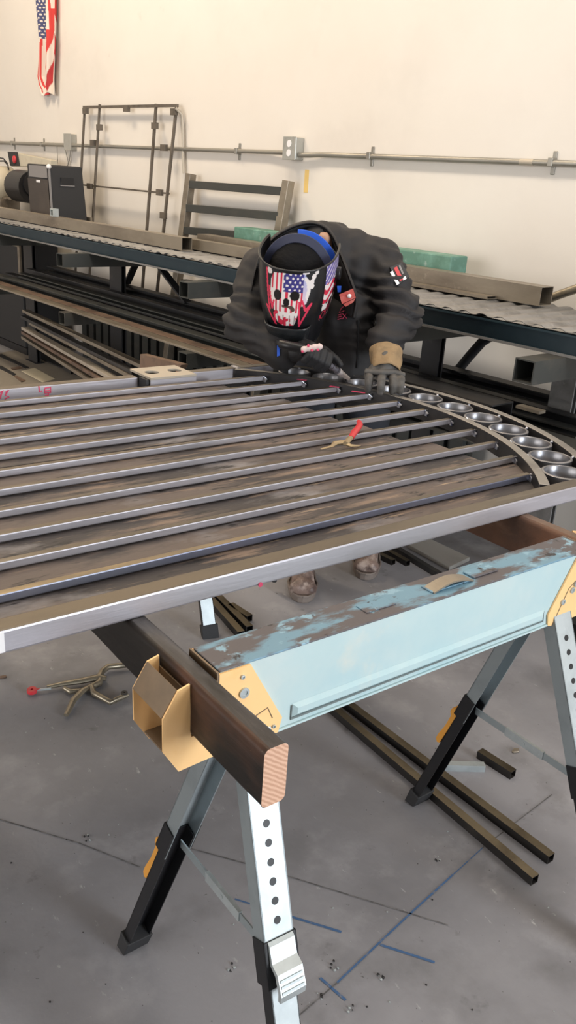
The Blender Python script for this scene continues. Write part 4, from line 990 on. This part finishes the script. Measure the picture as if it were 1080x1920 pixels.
# boots
for toe, fd, nm in ((toeA,fdA,'A'),(toeB,fdB,'B')):
    sd = Vector((-fd.y, fd.x, 0)); bt = MB()
    P = lambda f, s, z: toe + fd*f*1.06 + sd*s*1.18 + Z3*z*1.1
    bt.cap(P(.050,0,.036), P(.10,0,.048), .038, .045); bt.ball(P(.046,.016,.035), .036, 12); bt.ball(P(.046,-.016,.035), .036, 12)
    bt.cap(P(.10,0,.055), P(.24,0,.060), .044, .045); bt.cap(P(.20,0,.075), P(.225,0,.19), .050, .056); bt.cap(P(.10,0,.065), P(.19,0,.13), .034, .046); bt.cap(P(.115,0,.10), P(.165,0,.155), .022, .030)
    bm = blob(bt, .007, 4, lambda v, n: .003*noise.noise(v*40) + (.0025 if abs((v-toe).dot(fd)-.085) < .005 else 0))
    bo = part(man, 'boot', bm, M['boot'], smooth=180)
    so = MB(); N = 28; pts = []
    for i in range(N):
        a = 2*PI*i/N; f = .147 - .149*math.cos(a); w = .050*(abs(math.sin(a))**.75)*(1.0 if f < .12 else .86); pts.append(P(f, w if math.sin(a) > 0 else -w, 0))
    so.prism(pts, (0,0,.026)); part(man, 'sole', so, M['sole'], bo, bevel=.004)
    wl = MB(); wl.tube([p + Z3*.028 for p in pts + pts[:1]], .0045, 6); part(man, 'welt', wl, M['sole'], bo, smooth=60)
    for k in range(5):
        f, z = .105+.020*k, .104+.0165*k
        part(man, 'lace', MB().tube([P(f,-.030,z-.012), P(f-.004,-.012,z), P(f+.006,.012,z+.004), P(f+.006,.030,z-.008)], .0035, 6), M['sole'], bo, smooth=60)
# ---- helmet
def shell_pt(a, z, off=0.):
    t = (z+.165)/.27                                   # 0 chin .. 1 rim
    wx = .078 + .044*math.sin(min(1, t*1.25)*PI/2); wy = .118 + .040*math.sin(min(1, t*1.5)*PI/2) - .030*max(0, t-.45)
    sx = math.sin(a); cx = math.cos(a); e = .86
    x = (wx+off)*math.copysign(abs(sx)**e, sx); y = (wy+off)*math.copysign(abs(cx)**e, cx)
    return hp(x, y - .01, z + .018*(1-cx)*(t))
AM = math.radians(112)
def smoothpoly(x, y, poly):
    c = False; n = len(poly)
    for i in range(n):
        x1, y1 = poly[i]; x2, y2 = poly[(i+1) % n]
        if (y1 > y) != (y2 > y) and x < (x2-x1)*(y-y1)/(y2-y1)+x1: c = not c
    return c
def seg(x, y, a, b):
    dx, dy = b[0]-a[0], b[1]-a[1]; t = max(0, min(1, ((x-a[0])*dx+(y-a[1])*dy)/(dx*dx+dy*dy))); return math.hypot(x-a[0]-t*dx, y-a[1]-t*dy)
SK = [(270,560),(300,495),(420,482),(640,482),(720,560),(722,650),(690,760),(610,800),(592,900),(560,985),(440,998),(370,975),(325,900),(318,800),(268,740)]
RED_, WHT_, BLU_, BK_ = (.62,.03,.07), (.80,.74,.72), (.05,.045,.22), (.010,.010,.012)
BOLTS = [[(195,490),(255,850),(205,828),(332,1000),(322,880)],[(250,640),(292,835),(318,760)],[(600,745),(632,990),(752,770),(688,826),(640,735)]]
BONES = [(240,492,30),(225,480,18),(262,500,16),(640,475,22),(680,462,20),(735,560,28),(755,515,26),(785,480,22),(740,600,24)]
def paint(X, Y):
    for cx, cy, rx, ry in ((366,694,49,50),(546,684,56,46),(462,752,29,40)):
        if ((X-cx)/rx)**2 + ((Y-cy)/ry)**2 < 1: return BK_
    for bl in BOLTS:
        if any(seg(X, Y, a, b2) < 12 for a, b2 in zip(bl[:-1], bl[1:])): return (.75,.04,.10)
    if smoothpoly(X, Y, SK):
        n = noise.noise(Vector((X*.012, Y*.012, 0)))
        if Y > 850:
            if (X % 62) < 6 and Y > 880: return (.12,.05,.04)
            return RED_ if n > .12 or (n > -.15 and int(X/31) % 2 == 0 and Y > 900) else WHT_
        if 425 < X < 632 and Y < 655:
            r = int(Y/36); gx = (X + (27 if r % 2 else 0)) % 54 - 27; gy = Y % 36 - 18
            return WHT_ if math.hypot(gx, gy) < 11.5 else BLU_
        if X >= 632: 
            k = (Y-480)/300
            return (.35+.4*k, .40+.2*k, .70-.05*k) if n < .15 else WHT_
        if Y > 780 and n > .22: return (.10,.06,.05)
        return RED_ if (X % 56) < 24 and (Y < 640 or X > 330) else WHT_
    if any(math.hypot(X-a, Y-b2) < r for a, b2, r in BONES): return WHT_
    return BK_
def paint_side(a, z):       # image right side of the shell (wearer's left)
    X = (math.degrees(a)-58)*7; Y = (.10-z)/.175*530+470
    n = noise.noise(Vector((X*.014, Y*.012, 4)))
    if Y < 640: return (WHT_ if (X*.8+Y) % 60 < 14 else (.16,.13,.40)) if X > 10 else BK_
    if Y < 830 and X < 190: return RED_ if int((Y - 30*math.sin(X*.03))/48) % 2 == 0 else WHT_
    if n > .18: return WHT_
    if -.12 < n < -.02: return RED_
    return BK_
def paint_left(a, z):
    n = noise.noise(Vector((a*9, z*40, 8))); return WHT_ if n > .42 else BK_
sh = MB(); NU, NV = 260, 200; cols = []
def sfn(u, v):
    a = -AM + 2*AM*u; z = -.165 + .27*v
    deg = math.degrees(a); Y = (.10-z)/.175*530 + 470
    if Y > 1000: c = BK_
    elif deg > 58: c = paint_side(a, z)
    elif deg < -62: c = paint_left(a, z)
    else: c = paint(462 + 500*math.sin(a), Y)
    if v > .985 or u < .012 or u > .988: c = BK_
    cols.append(c); return shell_pt(a, z)
sh.grid(sfn, NU, NV)
# close the chin with a short inward roll
o = len(sh.v)
helm = part(man, 'welding_helmet', sh, M['shell'], smooth=180, fix=False, label='black helmet painted with a striped skull and red bolts')
setcol(helm, cols); sm = helm.modifiers.new('thickness', 'SOLIDIFY'); sm.thickness = .004; sm.offset = -1
chin = MB()
def cfn(u, v):
    a = -AM + 2*AM*u; p = shell_pt(a, -.165); c = hp(0, .035, -.185); return p.lerp(c, v*.75) - Hu*.016*math.sin(v*PI*.5)
chin.grid(cfn, 60, 8); cp = part(man, 'chin_guard', chin, M['shellin'], helm, smooth=180, fix=False); sm = cp.modifiers.new('thickness', 'SOLIDIFY'); sm.thickness = .003
ln = MB()
def lfn(u, v):
    a = math.radians(-40 + 80*u); z = -.075 - .050*v
    bulge = .014*min(1, min(u, 1-u)*7)*min(1, (1-v)*1.2 + .25) ; return shell_pt(a, z - .006*math.cos(a*2)*v, .002 + bulge)
ln.grid(lfn, 24, 8); lo = part(man, 'lens_frame', ln, M['lens'], helm, smooth=25, fix=False, label='black bevelled lens cover')
sm = lo.modifiers.new('thickness', 'SOLIDIFY'); sm.thickness = .004
edge = MB(); edge.tube([shell_pt(math.radians(-38+76*k/20), -.126 - .006*math.cos(math.radians(-76+152*k/20)), .010) for k in range(21)], .0022, 6); part(man, 'lens_edge', edge, M['spkgrey'], helm, smooth=60)
rim = MB(); rim.tube([shell_pt(-AM+2*AM*k/60, .105, .001) for k in range(61)], .0035, 8); part(man, 'rim', rim, M['shellin'], helm, smooth=60)
hb = MB()
def arc_band(name, y0, zt, m_, w, ysl=0., rx=.104, lo_=-80, hi_=80):
    pts = [hp(rx*math.sin(math.radians(lo_+(hi_-lo_)*k/30)), y0 + ysl*k/30, .04 + (zt-.04)*math.cos(math.radians(lo_+(hi_-lo_)*k/30))) for k in range(31)]
    return band(name, pts, w, .006, m_, helm)
arc_band('head_strap', .0, .158, M['navy'], .028)
arc_band('head_strap', -.055, .150, M['bluestrap'], .030, lo_=-10, hi_=85)
arc_band('head_strap', -.10, .120, M['blk'], .024)
for s in (-1, 1):
    kb = MB(); kb.cyl(hp(s*.112,-.02,.055), hp(s*.135,-.02,.055), .020, 18); part(man, 'pivot_knob', kb, M['shellin'], helm, smooth=40, bevel=.002)
# ---- left glove: hand resting on the arch with fingers over its edge
gl_ = MB(); fb_ = []
tips = [(690,731),(713,735),(735,733),(750,734)]
kn = []
for i, (px, py) in enumerate(tips):
    tip = onz(px, py, .899) ; k0 = tip + DV*.044 + Z3*(.036 if i < 3 else .032); m1 = tip + DV*.010 + Z3*.032; m2 = tip - DV*.003 + Z3*.017
    kn.append(k0); gl_.cap(k0, m1, .0145, .0140, 10); gl_.cap(m1, m2, .0138, .0130, 10); gl_.cap(m2, tip, .013, .0118, 10)
hand_c = sum(kn, Vector())/4; wl_ = hand_c + DV*.050 + Z3*.045 - right_img*.004
for k0 in kn: gl_.cap(k0, k0.lerp(wl_, .55), .0155, .018, 10)
gl_.cap(kn[0].lerp(wl_, .5), kn[3].lerp(wl_, .5), .019, .019); gl_.cap(hand_c.lerp(wl_, .5), wl_, .030, .036)
th0 = kn[0].lerp(wl_, .55) - right_img*.008; th1 = th0 - right_img*.022 - Z3*.025 - DV*.01; th2 = th1 - Z3*.022 - DV*.016 + right_img*.006
gl_.cap(th0, th1, .017, .0145, 10); gl_.cap(th1, th2, .0145, .0125, 10)
glv = part(man, 'glove', blob(gl_, .0042, 3, lambda v, n: .0014*noise.noise(v*60)), M['gloveg'], smooth=180, label='grey leather glove with tan cuff')
cu = MB(); axis = (wr_L + Z3*.02 - hand_c).normalized(); c0 = hand_c.lerp(wl_, .30) + Z3*.004
NUc = 40
def cuff(u, v):
    a = 2*PI*u; x = right_img; y = x.cross(axis).normalized(); r = .036 + .010*v + .003*math.sin(a*5+v*4)*math.sin(v*PI)
    return c0 + axis*(.085*v) + (x*math.cos(a)*r*1.12 + y*math.sin(a)*r*.85)
cu.grid(cuff, NUc, 14)
cu.v = [v + (v-c0).normalized()*.0035*noise.noise(Vector((v.x*50, v.y*50, v.z*16))) for v in cu.v]
co = part(man, 'glove_cuff', cu, M['glovet'], glv, smooth=180, fix=False, label='tan suede cuff'); sm = co.modifiers.new('thickness', 'SOLIDIFY'); sm.thickness = .003
st = MB(); st.tube([kn[0] - right_img*.014 + Z3*.012 + DV*.002, kn[1] + Z3*.016, kn[2] + Z3*.016, kn[3] + right_img*.012 + Z3*.010], .0125, 10, flat=.8); part(man, 'knuckle_strap', blob(st, .004, 2), M['gloveg'], glv, smooth=180)
# ---- torch, and the right glove closed round it
tip = onz(655,711,.902); back = rho(586,661,2.64); td = (tip-back).normalized()
hand = rho(560,650,2.63)
torch = thing('welding_torch', 'welding torch with pale nozzle held over the gate in the black glove', 'torch', tip)
L = (tip-back).length
mb = MB(); mb.cyl(tip - td*.052, tip - td*.004, .0105, 16, .0065); mb.cyl(tip - td*.060, tip - td*.052, .0115, 16); part(torch, 'nozzle', mb, M['copper'], smooth=40)
mb = MB(); mb.cyl(tip - td*.004, tip + td*.006, .0018, 8); part(torch, 'wire', mb, M['copper'])
mb = MB(); mb.cyl(tip - td*.115, tip - td*.060, .0095, 16); mb.cyl(tip - td*.092, tip - td*.086, .0120, 16); mb.cyl(tip - td*.066, tip - td*.061, .0122, 16); part(torch, 'neck', mb, M['torch'], smooth=40)
mb = MB(); hpts = spline([tip - td*.110, tip - td*.135, back.lerp(hand, .5), hand - right_img*.03, hand - right_img*.055 + DV*.02], 6); mb.tube(hpts, .0150, 14); part(torch, 'handle', mb, M['blk'], smooth=60)
mb = MB(); q = rho(588,669,2.625); mb.ball(q, .0065, 10); part(torch, 'trigger', mb, M['white'], smooth=60)
mb = MB(); cpts = spline([hpts[-1], hpts[-1] - right_img*.02 + DV*.10 - Z3*.02, hpts[-1] + DV*.20 - Z3*.12, hpts[-1] + DV*.26 - Z3*.5, hpts[-1] + DV*.3 - Z3*.97], 8); mb.tube(cpts, .011, 10); part(torch, 'cable', mb, M['rubber'], smooth=60)
g2 = MB(); A_ = hpts[4]; ax_ = (hpts[4] - hpts[14]).normalized()
side = ax_.cross(Z3).normalized(); side = side if side.dot(DV) < 0 else -side; upv = side.cross(ax_).normalized(); upv = upv if upv.z > 0 else -upv
for i in range(4):
    c = A_ - ax_*(.006 + .024*i); prev = None; rr = .0285
    for a0 in (200, 130, 60, -10, -70):
        a = math.radians(a0); p = c + (side*math.cos(a) + upv*math.sin(a))*rr*(1.15 if a0 == 130 else 1)
        if prev is not None: g2.cap(prev, p, .0128, .0122, 10)
        prev = p
pc = A_ - ax_*.042 - side*.030 + upv*.012
g2.cap(pc + ax_*.035, pc - ax_*.035, .020, .022); g2.cap(pc - ax_*.01, wr_R, .028, .036)
g2.cap(pc + ax_*.03 + upv*.02, A_ + ax_*.028 + upv*.024, .014, .012, 10); g2.cap(A_ + ax_*.028 + upv*.024, A_ + ax_*.045 + side*.012 + upv*.014, .012, .011, 10)
gr2 = part(man, 'glove', blob(g2, .0042, 3), M['glovek'], smooth=180, label='black glove with pale knuckle guards')
kg = MB()
for k, (px, py) in enumerate(((570,655),(580,653),(590,651),(599,650))):
    c = rho(px, py, 2.585); kg.ball(c, .0108, 10, 0, (1.1,1,1.05))
part(man, 'knuckle_guard', blob(kg, .004, 2), M['guard'], gr2, smooth=180, label='pale knuckle guards')
kr = MB()
for px, py in ((567,659),(585,657),(578,648),(596,656)): kr.ball(rho(px, py, 2.577), .0045, 8)
parts(man, 'guard_print', kr, M['redink'], gr2, smooth=180)
decal(jk, 'cuff_tab', [(520,648),(525,647),(525,667),(520,669)], M['bluestrap'], .004, .004, 'blue cuff tab')
# ------------------------------------------------------------------ light
w = bpy.data.worlds.new('world'); S.world = w; w.use_nodes = True
bg = w.node_tree.nodes['Background']; bg.inputs['Color'].default_value = (.86,.93,1.0,1); bg.inputs['Strength'].default_value = .32
def area(name, loc, target, sx, sy, energy, col):
    d = bpy.data.lights.new(name, 'AREA'); d.shape = 'RECTANGLE'; d.size = sx; d.size_y = sy; d.energy = energy; d.color = col
    o = bpy.data.objects.new(name, d); COL.objects.link(o); o.location = loc
    o.rotation_euler = (Vector(target)-Vector(loc)).to_track_quat('-Z', 'Y').to_euler(); return o
area('open_shop_door', (4.3,-5.6,1.80), (1.3,2,1.0), 4.8, 3.5, 900, (.88,.94,1.0))
area('added_wall_fill', RS(-3.5,-6.2,1.9), RS(-3.5,3,1.2), 7.0, 3.4, 300, (1.0,.95,.90))  # added unseen fill light, brightens the wall and the space under the deck
area('ceiling_lamp', RS(-6.4,1.5,5.0), RS(-6.2,3.2,1.4), 1.2, .6, 85, (1.0,.82,.60))
area('ceiling_lamp', RS(-3.2,1.3,5.05), RS(-3.0,3.2,1.2), 2.4, .5, 75, (1.0,.87,.70))
area('ceiling_lamp', RS(0.4,1.3,5.05), RS(.2,3.2,1.2), 2.4, .5, 60, (1.0,.94,.88))
S.view_settings.view_transform = 'Standard'; S.view_settings.look = 'None'; S.view_settings.gamma = 1; S.view_settings.use_curve_mapping = False
S.view_settings.exposure = .26
